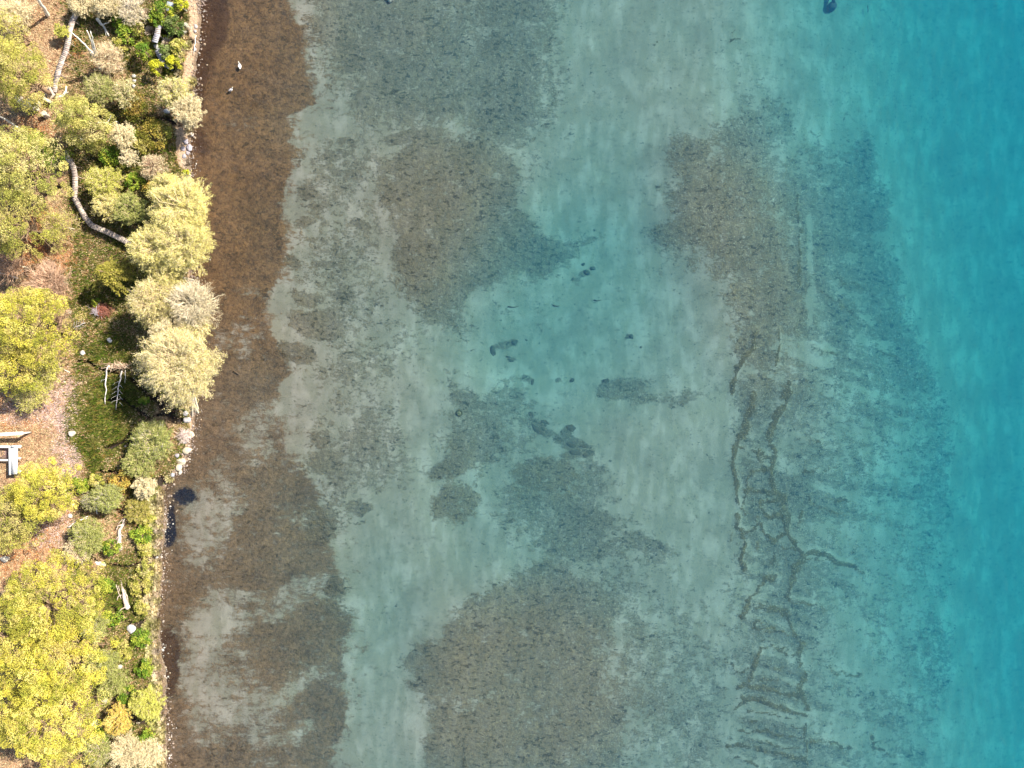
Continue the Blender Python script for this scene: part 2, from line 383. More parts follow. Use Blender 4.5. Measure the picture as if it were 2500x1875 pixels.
    # long stony ridges; coordinates are photo pixels
    L = [([(1962,470),(1968,560),(1960,640),(1958,700)],5,.8),([(1911,800),(1911,860),(1906,892)],5,.8),([(1940,935),(1925,985),(1898,1030),(1889,1068),(1900,1100),(1895,1140),(1893,1172),(1902,1204),(1926,1216),(1924,1242),(1931,1275),(1927,1305),(1968,1350),(1978,1368)],8,1.0),
     ([(1978,1368),(1950,1400),(1945,1440),(1934,1472)],9,1.0),([(1932,1500),(1946,1545),(1970,1582)],5,.95),([(1975,1585),(1962,1612),(1970,1636)],8,.9),([(1980,1660),(1965,1690),(1968,1712),(1985,1740)],8,.8),([(1976,1790),(1982,1835),(1985,1880)],5,.85),
     ([(1853,810),(1845,850),(1812,880),(1800,918),(1794,955)],7,.85),([(1850,958),(1842,985),(1828,1030),(1815,1070),(1800,1108),(1796,1142),(1808,1185),(1812,1222)],9,1.0),([(1816,1096),(1855,1102),(1893,1118)],5,.8),([(1855,1105),(1872,1140),(1894,1158)],6,.85),
     ([(1890,1150),(1843,1154),(1834,1172),(1840,1200)],6,.85),([(1830,1205),(1862,1200),(1888,1204)],6,.9),([(1836,1200),(1828,1232)],5,.8),([(1915,1228),(1872,1226),(1870,1250),(1892,1268),(1920,1266)],6,.9),([(1808,1226),(1822,1240),(1832,1262)],4,.8),
     ([(1812,1262),(1808,1290),(1826,1300),(1856,1296)],6,.85),([(1868,1288),(1878,1312),(1900,1328),(1926,1318),(1930,1290)],7,1.0),([(1860,1268),(1856,1290)],5,.8),([(1800,1300),(1792,1330)],4,.75),([(1822,1300),(1830,1340),(1818,1372),(1828,1392)],6,.85),
     ([(1858,1330),(1856,1350)],4,.7),([(1902,1360),(1900,1388)],6,.85),([(1925,1340),(1968,1352)],5,.8),([(1908,1408),(1880,1428),(1858,1448),(1836,1478),(1830,1500),(1818,1514)],8,.95),([(1836,1488),(1880,1490),(1912,1500),(1936,1504)],9,.75),
     ([(1995,1356),(2050,1372),(2100,1396),(2145,1420)],7,.8),([(1990,1372),(2060,1384)],4,.7),([(1938,1478),(1990,1482),(2040,1500)],6,.7),([(1900,1545),(1865,1529),(1850,1534),(1850,1541),(1900,1553),(1940,1562)],3.5,.85),([(1870,1574),(1920,1590),(1945,1602)],3,.7),
     ([(1867,1592),(1860,1620),(1848,1642),(1840,1664)],7,1.0),([(1875,1592),(1920,1600),(1955,1620)],4,.7),([(1780,1630),(1806,1650),(1832,1644)],5,.65),([(1806,1690),(1822,1682),(1870,1690),(1965,1718)],8,.85),([(1802,1715),(1816,1708)],7,.8),
     ([(1812,1716),(1860,1722),(1920,1742),(1985,1764)],8,.9),([(1806,1742),(1822,1724)],6,.8),([(1830,1745),(1900,1756),(1960,1772)],3,.7),([(1880,1640),(1940,1650),(1985,1660)],4,.65),([(1860,1668),(1960,1684)],5,.6),
     ([(1812,1796),(1880,1800),(1980,1822)],4,.8),([(1788,1830),(1830,1838),(1900,1854),(1985,1872)],6,.75),([(1850,1820),(1960,1846)],5,.65),([(1800,1862),(1860,1880)],5,.7),([(1985,1820),(2060,1836),(2100,1852)],8,.6),([(1820,1772),(1900,1784),(1970,1798)],3,.65),
     ([(1990,1600),(2050,1590)],4,.5),([(2040,1650),(2120,1670)],10,.6),([(2150,1820),(2155,1850),(2200,1865)],9,.6),([(2040,1220),(2100,1238)],8,.7),([(1985,1218),(2000,1240),(2090,1272)],6,.75),([(1980,1150),(2050,1160)],10,.55),([(1968,1250),(1962,1290)],7,.7),
     ([(1960,1075),(2010,1082),(2060,1095)],4,.6),([(2000,700),(2080,740),(2150,790)],8,.55),([(2060,670),(2200,730)],8,.5),([(2020,860),(2120,880),(2170,900)],6,.5),([(1995,840),(2050,862)],6,.45),([(2170,840),(2300,930)],12,.45),([(1640,60),(1600,110)],5,.4),([(1810,60),(1790,80),(1830,80)],4,.6)]
    rid = np.zeros(px.shape)
    lx = px+(fbm(X, Y, .9, 91, 3)-.5)*22; ly = py+(fbm(X, Y, .9, 92, 3)-.5)*22
    near = (px > 1560) & (px < 2350)
    lxn, lyn = lx[near], ly[near]; wv = .55+1.1*fbm(X[near], Y[near], 2.2, 98, 3); rn = np.zeros(lxn.shape)
    for pts, wd, v in L:
        rn = np.maximum(rn, v*(1-ss(wd*.15*wv, wd*1.5*wv, line_d(lxn, lyn, pts))))
    rid[near] = rn*(.62+.75*fbm(X[near], Y[near], 1.6, 97, 3))
    # fan of faint striations running down the outer slope
    a = R(17); u = (X*math.cos(a)-Y*math.sin(a)); vv = (X*math.sin(a)+Y*math.cos(a))
    stri = vn(u/9, vv, .75, 95)
    zone = ss(1780, 1850, px)*(1-ss(2150, 2350, px))*ss(600, 900, py)
    weed = weed+zone*(stri-.5)*.35
    zone2 = ss(1790, 1830, px)*(1-ss(1960, 2010, px))*ss(1500, 1680, py)
    weed = weed+zone2*(vn(u/12, vv, .55, 96)-.45)*.5
    amb = .10+.16*ss(640, 800, px)*(1-ss(1250, 1500, px))*(.4+.6*(1-ss(700, 1000, py)))+.10*ss(1550, 1700, px)*(1-ss(2200, 2450, px))
    weed = np.maximum(weed*(.60+.80*fbm(X, Y, 5.5, 101, 4)), 0)*(1-amb*.5)+amb-.02+.16*(fbm(X, Y, 9, 103, 4)-.4)*ss(0, 9, X-shore_x(Y))
    weed = np.clip(weed, 0, .69)
    peb = np.clip(e1*.8+.4*ss(1300, 1500, px)*(1-ss(2200, 2450, px))+.25*ss(1100, 1300, px), 0, 1)
    dark = np.clip(blob(px+wx*.35, py+wy*.35, 452, 1216, 26, 22, 20, .7)+blob(px+wx*.2, py+wy*.2, 412, 1302, 18, 34, 0, .7)+.7*blob(px, py, 418, 1250, 10, 30, 0, .7), 0, 1)      # navy holes
    mud = np.clip(blob(px+wx*.4, py+wy*.4, 414, 1615, 32, 84, 0, .5)+(1-ss(40, 66, s+wx*.45))*(1-ss(60, 320, py))*.9+.55*(1-ss(16, 34, s+wx*.15))*(1-ss(330, 480, py))+.5*blob(px, py, 500, 350, 16, 40), 0, 1)
    haz = np.clip(rid, 0, 1)
    return np.clip(rust, 0, 1), weed, peb, dark, mud, haz, hue, core
tx = axis(0, 84, .2, 3000); tx = tx[(tx >= -1e-6)]; tx = np.concatenate([[-.8, -.3], tx])
yy = axis(-40, 40, .2, 3000)
TX, YY = np.meshgrid(tx, yy); XX = TX+shore_x(YY)*(1-ss(1, 9, TX))+shore_s(YY)*ss(1, 9, TX)
D = bed_depth(XX, YY)
rust, weed, peb, dark, mud, rid, hue, core = bed_maps(XX, YY)
ZZ = -D+.10*rid+.05*np.clip(weed-.3, 0, 1)*ss(.3, 1, D)
ZZ = np.where(TX < 0, -.25, ZZ)
def grid_mesh(name, XX, YY, ZZ, mat, attrs, flip=False):
    ny, nx = XX.shape; me = bpy.data.meshes.new(name)
    V = np.stack([XX, YY, ZZ], -1).reshape(-1, 3)
    i = np.arange(ny-1)[:, None]*nx+np.arange(nx-1)[None]; i = i.ravel()
    Q = np.stack([i, i+1, i+nx+1, i+nx], 1)
    if flip: Q = Q[:, ::-1]
    me.vertices.add(len(V)); me.vertices.foreach_set("co", V.astype(np.float32).ravel())
    me.loops.add(len(Q)*4); me.polygons.add(len(Q)); me.loops.foreach_set("vertex_index", Q.astype(np.int32).ravel())
    me.polygons.foreach_set("loop_start", (np.arange(len(Q))*4).astype(np.int32)); me.polygons.foreach_set("use_smooth", np.ones(len(Q), bool))
    for k, arrs in attrs.items():
        at = me.color_attributes.new(k, 'FLOAT_COLOR', 'POINT')
        at.data.foreach_set("color", np.stack([a.ravel() for a in arrs], 1).astype(np.float32).ravel())
    me.update(calc_edges=True); me.materials.append(mat)
    o = bpy.data.objects.new(name, me); col.objects.link(o); return o

M_bed, nt, out = newmat("lake_bed_silt"); b = NB(nt)
pos = b.coord()
A = b.n("ShaderNodeAttribute", attribute_name="A"); Bn = b.n("ShaderNodeAttribute", attribute_name="B")
sa = b.n("ShaderNodeSeparateColor", {0: A.outputs["Color"]}); sb = b.n("ShaderNodeSeparateColor", {0: Bn.outputs["Color"]})
aR, aG, aB, aA = sa.outputs[0], sa.outputs[1], sa.outputs[2], A.outputs["Alpha"]       # rust, weed, pebbles, dark
bR, bG, bB, bA = sb.outputs[0], sb.outputs[1], sb.outputs[2], Bn.outputs["Alpha"]      # mud, ridge, hue, core
def con(n, k=2.6): return b.m('ADD', b.m('MULTIPLY', b.m('SUBTRACT', n, .5), k), .5)
nf = con(b.noise(pos, .5, 6, .74), 2.7)         # ragged patches
nmicro = con(b.noise(pos, 3.2, 2, .8), 2.6)
fl = con(b.noise(b.mapping(pos, 6, (.85, 1.25, 1)), 1.5, 4, .88, .25), 3.0)        # flecks, a few centimetres to a metre
pat = b.m('ADD', b.m('MULTIPLY', nf, .42), b.m('MULTIPLY', fl, .58))
nlow = con(b.noise(pos, .16, 3, .55), 2.0)
nmid = con(b.noise(pos, .30, 4, .62), 2.2)
# sand with drawn-out ripples; light and dark streaks of surface wavelets mixed into the colour
rip = b.noise(b.mapping(pos, -16, (1.0, .36, 1)), 1.05, 2, .5)
rip2 = b.noise(b.mapping(pos, -16, (1.0, .34, 1)), .30, 3, .6)
ripm = b.m('ADD', b.m('MULTIPLY', b.mr(rip, .42, .62), .8), b.m('MULTIPLY', b.mr(rip2, .38, .62), .2))
sand = b.mix(nlow, (.205, .174, .139), (.242, .202, .156))
sand = b.mix(b.m('MULTIPLY', ripm, b.mr(nmid, .1, .9, .35, .85)), sand, (.34, .275, .24))
sand = b.mix(b.m('MULTIPLY', b.mr(fl, .55, 1.0), .42), sand, (.10, .08, .06))
streak = con(b.noise(b.mapping(pos, 8, (.35, 1.4, 1)), 1.2, 4, .65), 2.3)
patr = b.m('ADD', b.m('MULTIPLY', streak, .28), b.m('MULTIPLY', pat, .72))
# rusty algae
rm = b.mr(b.m('ADD', patr, b.m('SUBTRACT', aR, 1.0)), -.22, .12)
vg = b.n("ShaderNodeTexVoronoi", {"Vector": pos, "Scale": 5.5}); vgr = b.n("ShaderNodeSeparateColor", {0: vg.outputs["Color"]}).outputs[2]
nb = b.m('ADD', b.m('MULTIPLY', con(b.noise(pos, 1.0, 4, .85), 2.8), .70), b.m('MULTIPLY', vgr, .30))
rcol = b.mix(nb, (.040, .018, .007), (.215, .106, .043))
gcol = b.mix(nb, (.044, .027, .017), (.185, .116, .070))
rc = b.mix(b.m('ADD', b.m('MULTIPLY', bB, .75), b.m('MULTIPLY', nlow, .3), 0, True), gcol, rcol)
c1 = b.mix(b.m('MULTIPLY', rm, .93), sand, rc)
# weed
wm = b.mr(b.m('ADD', b.m('ADD', b.m('MULTIPLY', pat, .84), b.m('MULTIPLY', nmid, .16)), b.m('SUBTRACT', aG, 1.0)), -.085, .075)
wcol = b.mix(nb, (.024, .022, .015), (.165, .126, .088))
wcol2 = b.mix(nb, (.045, .028, .013), (.185, .118, .062))
wc = b.mix(bA, wcol, wcol2)
c2 = b.mix(b.m('MULTIPLY', wm, .66), c1, wc)
# crisp dark clumps inside the weed, and loose ones beyond it
fl2 = con(b.noise(b.mapping(pos, 4, (.8, 1.3, 1), (7, 3, 0)), 1.9, 3, .8, .4), 3.2)
ck = b.mr(b.m('ADD', b.m('ADD', b.m('MULTIPLY', fl2, .72), b.m('MULTIPLY', nf, .28)), b.m('MULTIPLY', b.m('MAXIMUM', aG, b.m('MULTIPLY', aR, .75)), .42)), .93, 1.03)
c2 = b.mix(b.m('MULTIPLY', ck, .72), c2, b.mix(b.m('MAXIMUM', bA, rm), (.030, .030, .022), (.040, .026, .014)))
# ridges
rg = b.mr(b.m('ADD', b.m('MULTIPLY', b.m('ADD', b.m('MULTIPLY', fl, .6), b.m('MULTIPLY', fl2, .4)), .95), b.m('SUBTRACT', bG, .98)), -.10, .10)
c3 = b.mix(b.m('MULTIPLY', rg, .92), c2, b.mix(nb, (.028, .022, .012), (.17, .12, .06)))
# pale stones and dark specks
vo = b.n("ShaderNodeTexVoronoi", {"Vector": pos, "Scale": 8.5}); vr = b.n("ShaderNodeSeparateColor", {0: vo.outputs["Color"]})
sp = b.m('MULTIPLY', b.mr(vo.outputs["Distance"], b.m('ADD', .18, b.m('MULTIPLY', vr.outputs[1], .3)), .10), b.m('GREATER_THAN', vr.outputs[0], b.m('SUBTRACT', 1.02, b.m('MULTIPLY', b.m('MULTIPLY', b.m('MULTIPLY', aB, nf, 0, True), b.m('ADD', b.m('MAXIMUM', b.m('MULTIPLY', wm, .8), b.m('MULTIPLY', bG, 1.3)), .15)), .85))))
c4 = b.mix(b.m('MULTIPLY', sp, .62), c3, (.52, .48, .42))
vo2 = b.n("ShaderNodeTexVoronoi", {"Vector": pos, "Scale": 3.0}); vr2 = b.n("ShaderNodeSeparateColor", {0: vo2.outputs["Color"]})
ds = b.m('MULTIPLY', b.mr(vo2.outputs["Distance"], .30, .12), b.m('GREATER_THAN', vr2.outputs[1], .86))
c5 = b.mix(b.m('MULTIPLY', ds, .6), c4, (.06, .05, .035))
c6 = b.mix(b.mr(b.m('ADD', bR, b.m('MULTIPLY', b.m('SUBTRACT', pat, .5), .9)), .3, .75), c5, b.mix(nb, (.040, .019, .011), (.085, .044, .024)))
c7 = b.mix(b.mr(b.m('ADD', aA, b.m('MULTIPLY', b.m('SUBTRACT', pat, .5), .8)), .35, .7), c6, (.016, .014, .022))
hgt = b.m('ADD', b.m('MULTIPLY', b.m('ADD', wm, rm), b.m('ADD', nmicro, nb)), b.m('ADD', b.m('MULTIPLY', rip, .6), b.m('MULTIPLY', sp, 1.2)))
bp = b.n("ShaderNodeBump", {"Strength": .5, "Distance": .05, "Height": hgt})
tone = b.m('MULTIPLY', b.mr(nmid, .05, .95, .90, 1.10), b.mr(b.m('MAXIMUM', wm, rm), 0, 1, 1.0, b.mr(b.m('ADD', b.m('MULTIPLY', nmicro, .45), b.m('MULTIPLY', fl, .55)), .15, .85, .72, 1.26)))
fin = b.n("ShaderNodeVectorMath", operation='SCALE'); b.set(fin.inputs[0], c7); b.set(fin.inputs["Scale"], b.m('MULTIPLY', tone, .76))
p = b.n("ShaderNodeBsdfPrincipled", {"Base Color": fin.outputs[0], "Roughness": .95, "Specular IOR Level": .05, "Normal": bp.outputs[0]})
nt.links.new(p.outputs[0], out.inputs[0])
lake_bed = grid_mesh("lake_bed", XX, YY, ZZ, M_bed, {"A": (rust, weed, peb, dark), "B": (mud, rid, hue, core)})
lake_bed["kind"] = "structure"

# ------------------------------------------------------------------ water (closed body, clear, absorbing red)
M_wat, nt, out = newmat("lake_water"); b = NB(nt); pos = b.coord()
n1 = b.noise(b.mapping(pos, -18, (1.3, .5, 1)), 1.1, 4, .55); n2 = b.noise(pos, 6, 3, .6)
bp = b.n("ShaderNodeBump", {"Strength": .8, "Distance": .22, "Height": b.m('ADD', n1, b.m('MULTIPLY', n2, .16))})
tr = b.n("ShaderNodeBsdfTransparent", {"Color": (1, 1, 1)}); gl = b.n("ShaderNodeBsdfGlossy", {"Color": (1, 1, 1), "Roughness": .12, "Normal": bp.outputs[0]})
mx = b.n("ShaderNodeMixShader", {0: .03}); nt.links.new(tr.outputs[0], mx.inputs[1]); nt.links.new(gl.outputs[0], mx.inputs[2])
nt.links.new(mx.outputs[0], out.inputs[0])
va = b.n("ShaderNodeVolumeAbsorption", {"Color": (.25, .905, .975), "Density": .40})
vs = b.n("ShaderNodeVolumeScatter", {"Color": (.06, .45, 1.0), "Density": .075, "Anisotropy": .0})
ad = b.n("ShaderNodeAddShader"); nt.links.new(va.outputs[0], ad.inputs[0]); nt.links.new(vs.outputs[0], ad.inputs[1])
nt.links.new(ad.outputs[0], out.inputs["Volume"])
wb = MB(); wb.box(2500-50, 0, -7.0, 5000, 5900, 14.0)
water = wb.build("water", M_wat); water["kind"] = "structure"

# ------------------------------------------------------------------ land
def land_maps(X, Y):
    """green, litter, orange, wet mud (0..1) by place"""
    px = X/.04/((CAMZ-.5)/CAMZ)+1250; py = 937.5-Y/.04/((CAMZ-.5)/CAMZ)
    t = (shore_x(Y)-X)/.04
    wx = (fbm(X, Y, 2.5, 41, 4)-.5)*60; wy = (fbm(X, Y, 2.5, 42, 4)-.5)*60
    qx = px+wx; qy = py+wy
    g = 0.55*ss(130, 175, qx)
    for cx, cy, rx, ry, v in [(280,1010,95,110,1.),(270,850,110,60,.8),(250,720,80,60,.75),(210,1120,55,60,1.),(330,330,70,60,.6),(290,400,60,40,.8),(400,110,60,110,.9),(330,120,60,60,.7),
        (320,1130,60,60,.45),(300,1380,60,40,.8),(290,1450,60,50,.95),(350,1500,40,50,.7),(330,1220,50,60,.6),(310,1640,60,60,.45),(280,1720,60,50,.3),(230,1850,90,40,.2),(190,180,40,50,.5),(240,300,60,50,.6),(240,480,60,60,.6),(300,600,80,60,.6),
        (180,450,30,90,.5),(350,1600,50,70,.6),(390,60,30,60,.9),(300,240,60,60,.55),(200,1250,30,60,.4)]:
        g = np.maximum(g, v*blob(qx, qy, cx, cy, rx, ry, 0, .6))
    for cx, cy, rx, ry, v in [(365,1050,60,70,.45),(250,180,60,70,.55),(240,1300,70,90,.45),(220,1700,60,150,.35),(400,300,50,70,.2)]:
        g = g*(1-v*blob(qx, qy, cx, cy, rx, ry, 0, .6))
    g = g*(1-.8*(1-ss(150, 185, qx-40*ss(1050, 1150, py)*(1-ss(1150, 1300, py)))))
    o = .6*blob(qx, qy, 110, 640, 90, 50)+.8*blob(qx, qy, 100, 560, 60, 40)+.5*blob(qx, qy, 60, 1330, 110, 60, -30)+.5*blob(qx, qy, 70, 330, 60, 40)+.6*blob(qx, qy, 300, 1180, 40, 18)+.5*blob(qx, qy, 175, 110, 30, 40)+.35*blob(qx, qy, 60, 1000, 80, 60)+.4*blob(qx, qy, 350, 320, 60, 60)+.4*blob(qx, qy, 300, 1250, 30, 60)
    pink = .8*blob(qx, qy, 150, 990, 45, 60)+.8*blob(qx, qy, 170, 1110, 25, 80)+.4*blob(qx, qy, 60, 1000, 60, 40)+.5*blob(qx, qy, 140, 1300, 60, 40)
    wet = 1-ss(-.05, .22, land_h(X, Y))
    sand = (1-ss(20, 40, t+wx*.5))*(1-ss(380, 440, py))*ss(-10, 0, t)+(1-ss(5, 15, t+wx*.3))
    return np.clip(g, 0, 1), np.clip(o, 0, 1), np.clip(pink, 0, 1), np.clip(wet*(t > 14), 0, 1), np.clip(sand, 0, 1)
tl = [0]; 
while tl[-1] < 22: tl.append(tl[-1]+.12)
d_ = .12
while tl[-1] < 3000: d_ *= 1.35; tl.append(tl[-1]+d_)
tl = np.array([-.35, -.12]+tl); yl = axis(-40, 40, .13, 3000)
TL, YL = np.meshgrid(tl, yl); XL = shore_x(YL)-TL
ZL = land_h(XL, YL); ZL = np.where(TL < -.2, -.35, ZL)
g_, o_, k_, w_, s_ = land_maps(XL, YL)
M_land, nt, out = newmat("marsh_ground"); b = NB(nt); pos = b.coord()
A = b.n("ShaderNodeAttribute", attribute_name="A"); sa = b.n("ShaderNodeSeparateColor", {0: A.outputs["Color"]}); snd = A.outputs["Alpha"]
Bn = b.n("ShaderNodeAttribute", attribute_name="B"); sb = b.n("ShaderNodeSeparateColor", {0: Bn.outputs["Color"]})
n1 = con(b.noise(pos, 1.4, 4, .7), 2.4); n2 = con(b.noise(pos, 5, 3, .75), 2.4)
lit = b.mix(n2, (.10, .055, .035), (.60, .40, .25)); lit = b.mix(b.m('MULTIPLY', n1, .35), lit, (.72, .56, .33))
lit = b.mix(b.m('MULTIPLY', sa.outputs[1], .6), lit, b.mix(n2, (.16, .06, .025), (.60, .29, .12)))
lit = b.mix(b.m('MULTIPLY', sb.outputs[0], .7), lit, b.mix(n2, (.12, .07, .07), (.80, .58, .52)))
grn = b.mix(n2, (.030, .036, .008), (.16, .165, .035)); grn = b.mix(b.m('MULTIPLY', n1, .4), grn, (.22, .17, .07))
c = b.mix(b.mr(b.m('ADD', sa.outputs[0], b.m('MULTIPLY', b.m('SUBTRACT', n1, .5), .35)), .25, .6), lit, grn)
c = b.mix(b.mr(b.m('ADD', snd, b.m('MULTIPLY', b.m('SUBTRACT', n1, .5), .3)), .35, .6), c, b.mix(n2, (.34, .23, .15), (.58, .43, .30)))
c = b.mix(sa.outputs[2], c, (.018, .014, .014))
zz_ = b.n('ShaderNodeSeparateXYZ', {0: pos}).outputs[2]
c = b.mix(b.mr(b.m('ADD', zz_, b.m('MULTIPLY', n1, .05)), .04, .12, .62, 0.0), c, (.085, .055, .038))
bp = b.n("ShaderNodeBump", {"Strength": .7, "Distance": .12, "Height": b.m('ADD', n2, n1)})
p = b.n("ShaderNodeBsdfPrincipled", {"Base Color": c, "Roughness": .95, "Specular IOR Level": .1, "Normal": bp.outputs[0]})
nt.links.new(p.outputs[0], out.inputs[0])
ground = grid_mesh("ground", XL, YL, ZL, M_land, {"A": (g_, o_, w_, s_), "B": (k_, k_, k_, k_)}, flip=True)
ground["kind"] = "structure"

# ---- ground cover nobody could count
def scatter_px(n, x0, x1, y0, y1):
    px = rng.uniform(x0, x1, n); py = rng.uniform(y0, y1, n)
    x = (px-1250)*.04*(CAMZ-.6)/CAMZ; y = (937.5-py)*.04*(CAMZ-.6)/CAMZ
    return x, y, land_h(x, y)
def blades(mb, x, y, z, h, wdt, c, k=3, spread=.7):
    n = len(x)
    for j in range(k):
        a = rng.uniform(0, 2*math.pi, n); ln = h*rng.uniform(.6, 1.2, n); sp_ = spread*rng.uniform(.3, 1.1, n)
        bx = x+rng.normal(0, .05, n); by = y+rng.normal(0, .05, n)
        tx_ = bx+np.cos(a)*ln*sp_; ty_ = by+np.sin(a)*ln*sp_; tz = z+ln*np.sqrt(np.clip(1-(sp_*.8)**2, .1, 1))
        wx_ = -np.sin(a)*wdt; wy_ = np.cos(a)*wdt
        V = np.stack([np.stack([bx-wx_, by-wy_, z-.03], 1), np.stack([bx+wx_, by+wy_, z-.03], 1), np.stack([tx_, ty_, tz], 1)], 1).reshape(-1, 3)
        T = (np.arange(n)*3)[:, None]+np.arange(3)[None]
        mb.add(V, t=T, c=np.repeat(c*rng.uniform(.75, 1.25, (n, 1)), 3, axis=0))
def pick(n, cols, wts):
    i = rng.choice(len(cols), n, p=np.array(wts)/sum(wts)); return np.array(cols)[i]
N = 150000
x, y, z = scatter_px(N, -150, 500, -120, 1995)
g, o, k, wt, sd = land_maps(x, y); t = shore_x(y)-x
u = rng.uniform(0, 1, N)
ok = (wt < .3) & (t > .25)
mg = ok & (u < g*1.1) & (sd < .5)
mb = MB()
cl = pick(N, [(.08,.15,.012),(.15,.21,.02),(.24,.24,.04),(.36,.32,.10),(.34,.22,.05),(.04,.08,.010)], [3,3,2,1.4,.8,2.5])
hv = .16+.22*vn(x, y, 1.6, 77)
blades(mb, x[mg], y[mg], z[mg], hv[mg], .03, cl[mg], 3)
marsh = mb.build("marsh_grass", M_grass); tag(marsh, None, None, None, "stuff")
mb = MB(); ml = ok & ~mg & (sd < .5)
base = pick(N, [(.70,.48,.30),(.52,.30,.18),(.80,.64,.40),(.34,.18,.10),(.62,.52,.26)], [3,3,3,2,1.6])
base = np.where((rng.uniform(0, 1, N) < o*.8)[:, None], np.array([[.60,.26,.10]]), base); base = np.where((rng.uniform(0, 1, N) < k*.8)[:, None], np.array([[.78,.60,.56]]), base)
ii = np.where(ml)[0]
blades(mb, x[ii][::2], y[ii][::2], z[ii][::2], hv[ii][::2]*.8, .026, base[ii][::2], 3, 1.1)
dry = mb.build("dry_grass", M_grass); tag(dry, None, None, None, "stuff")
mb = MB()
P = np.stack([x[ii], y[ii], z[ii]+.04], 1); P = np.repeat(P, 3, axis=0)+rng.normal(0, .16, (len(ii)*3, 3))*[1, 1, .12]; mb.leaves(P, .052, np.repeat(base[ii], 3, axis=0)*rng.uniform(.6, 1.15, (len(P), 1)), up=1.4, aspect=.7)
lit_o = mb.build("leaf_litter", M_leaf); tag(lit_o, None, None, None, "stuff")
# shingle along the waterline
def rock_mesh(seed, c, sub=2, flat=.7, rough=.25):
    r = np.random.default_rng(seed)
    import bmesh
    bm = bmesh.new(); bmesh.ops.create_icosphere(bm, subdivisions=sub, radius=1)
    V = np.array([v.co[:] for v in bm.verts]); F = [[v.index for v in f.verts] for f in bm.faces]; bm.free()
    for _ in range(7):
        d = r.normal(size=3); d /= np.linalg.norm(d); h = r.uniform(.55, .85)
        e = V@d-h; V = V-np.clip(e, 0, None)[:, None]*d*.9
    V *= 1+rough*(np.stack([fbm(V[:, 0]*3+seed, V[:, 1]*3+V[:, 2]*2, 1, seed, 2)]).T-.5)
    V[:, 2] *= flat; m = MB(); m.add(V, t=F, c=c); return m
RV = []
for sd_ in range(3):
    m = rock_mesh(100+sd_, (1, 1, 1), 1, .6); RV.append((np.concatenate(m.v), np.concatenate(m.t)))
def many_rocks(mb, x, y, z, r, c):
    n = len(x)
    for q in range(3):
        I = np.arange(q, n, 3); V, T = RV[q]; m = len(I)
        if not m: continue
        a = rng.uniform(0, 6.28, m); ca, sa_ = np.cos(a), np.sin(a)
        sx = r[I]*rng.uniform(.8, 1.4, m); sy = r[I]*rng.uniform(.7, 1.1, m)
        vx = V[None, :, 0]*sx[:, None]; vy = V[None, :, 1]*sy[:, None]; vz = V[None, :, 2]*r[I][:, None]
        P = np.stack([vx*ca[:, None]-vy*sa_[:, None]+x[I][:, None], vx*sa_[:, None]+vy*ca[:, None]+y[I][:, None], vz+z[I][:, None]], -1)
        mb.add(P.reshape(-1, 3), t=(np.arange(m)*len(V))[:, None, None]+T[None], c=np.repeat(c[I], len(V), axis=0)) if False else mb.add(P.reshape(-1, 3), t=((np.arange(m)*len(V))[:, None, None]+T[None]).reshape(-1, 3), c=np.repeat(c[I], len(V), axis=0))
mb = MB(); n = 9000
yv = rng.uniform(-40, 40, n); py = 937.5-yv/.04
tt = rng.normal(.10, .26, n)+rng.exponential(.25, n)*rng.choice([-1, 1], n)*.9; dens = .25+.75*vn(yv, yv*0, 1.7, 55); dens *= np.interp(py, [0,60,110,360,420,980,1010,1200,1320,1500,1640,1700,1820,1875], [1,.5,.9,.8,.9,.2,1,.9,1,.6,.5,1,1,.2])
kp = rng.uniform(0, 1, n) < dens; yv, tt = yv[kp], tt[kp]
xv = shore_x(yv)-tt; zl = np.where(tt > 0, land_h(xv, yv), -bed_depth(xv, yv)*.9)
many_rocks(mb, xv, yv, zl+.02, rng.lognormal(-2.95, .5, len(xv)), pick(len(xv), [(.34,.28,.24),(.26,.20,.17),(.50,.45,.42),(.16,.12,.10),(.36,.27,.19)], [3,3,1.2,2.5,2]))
tag(mb.build("shingle", M_stone), None, None, None, "stuff")

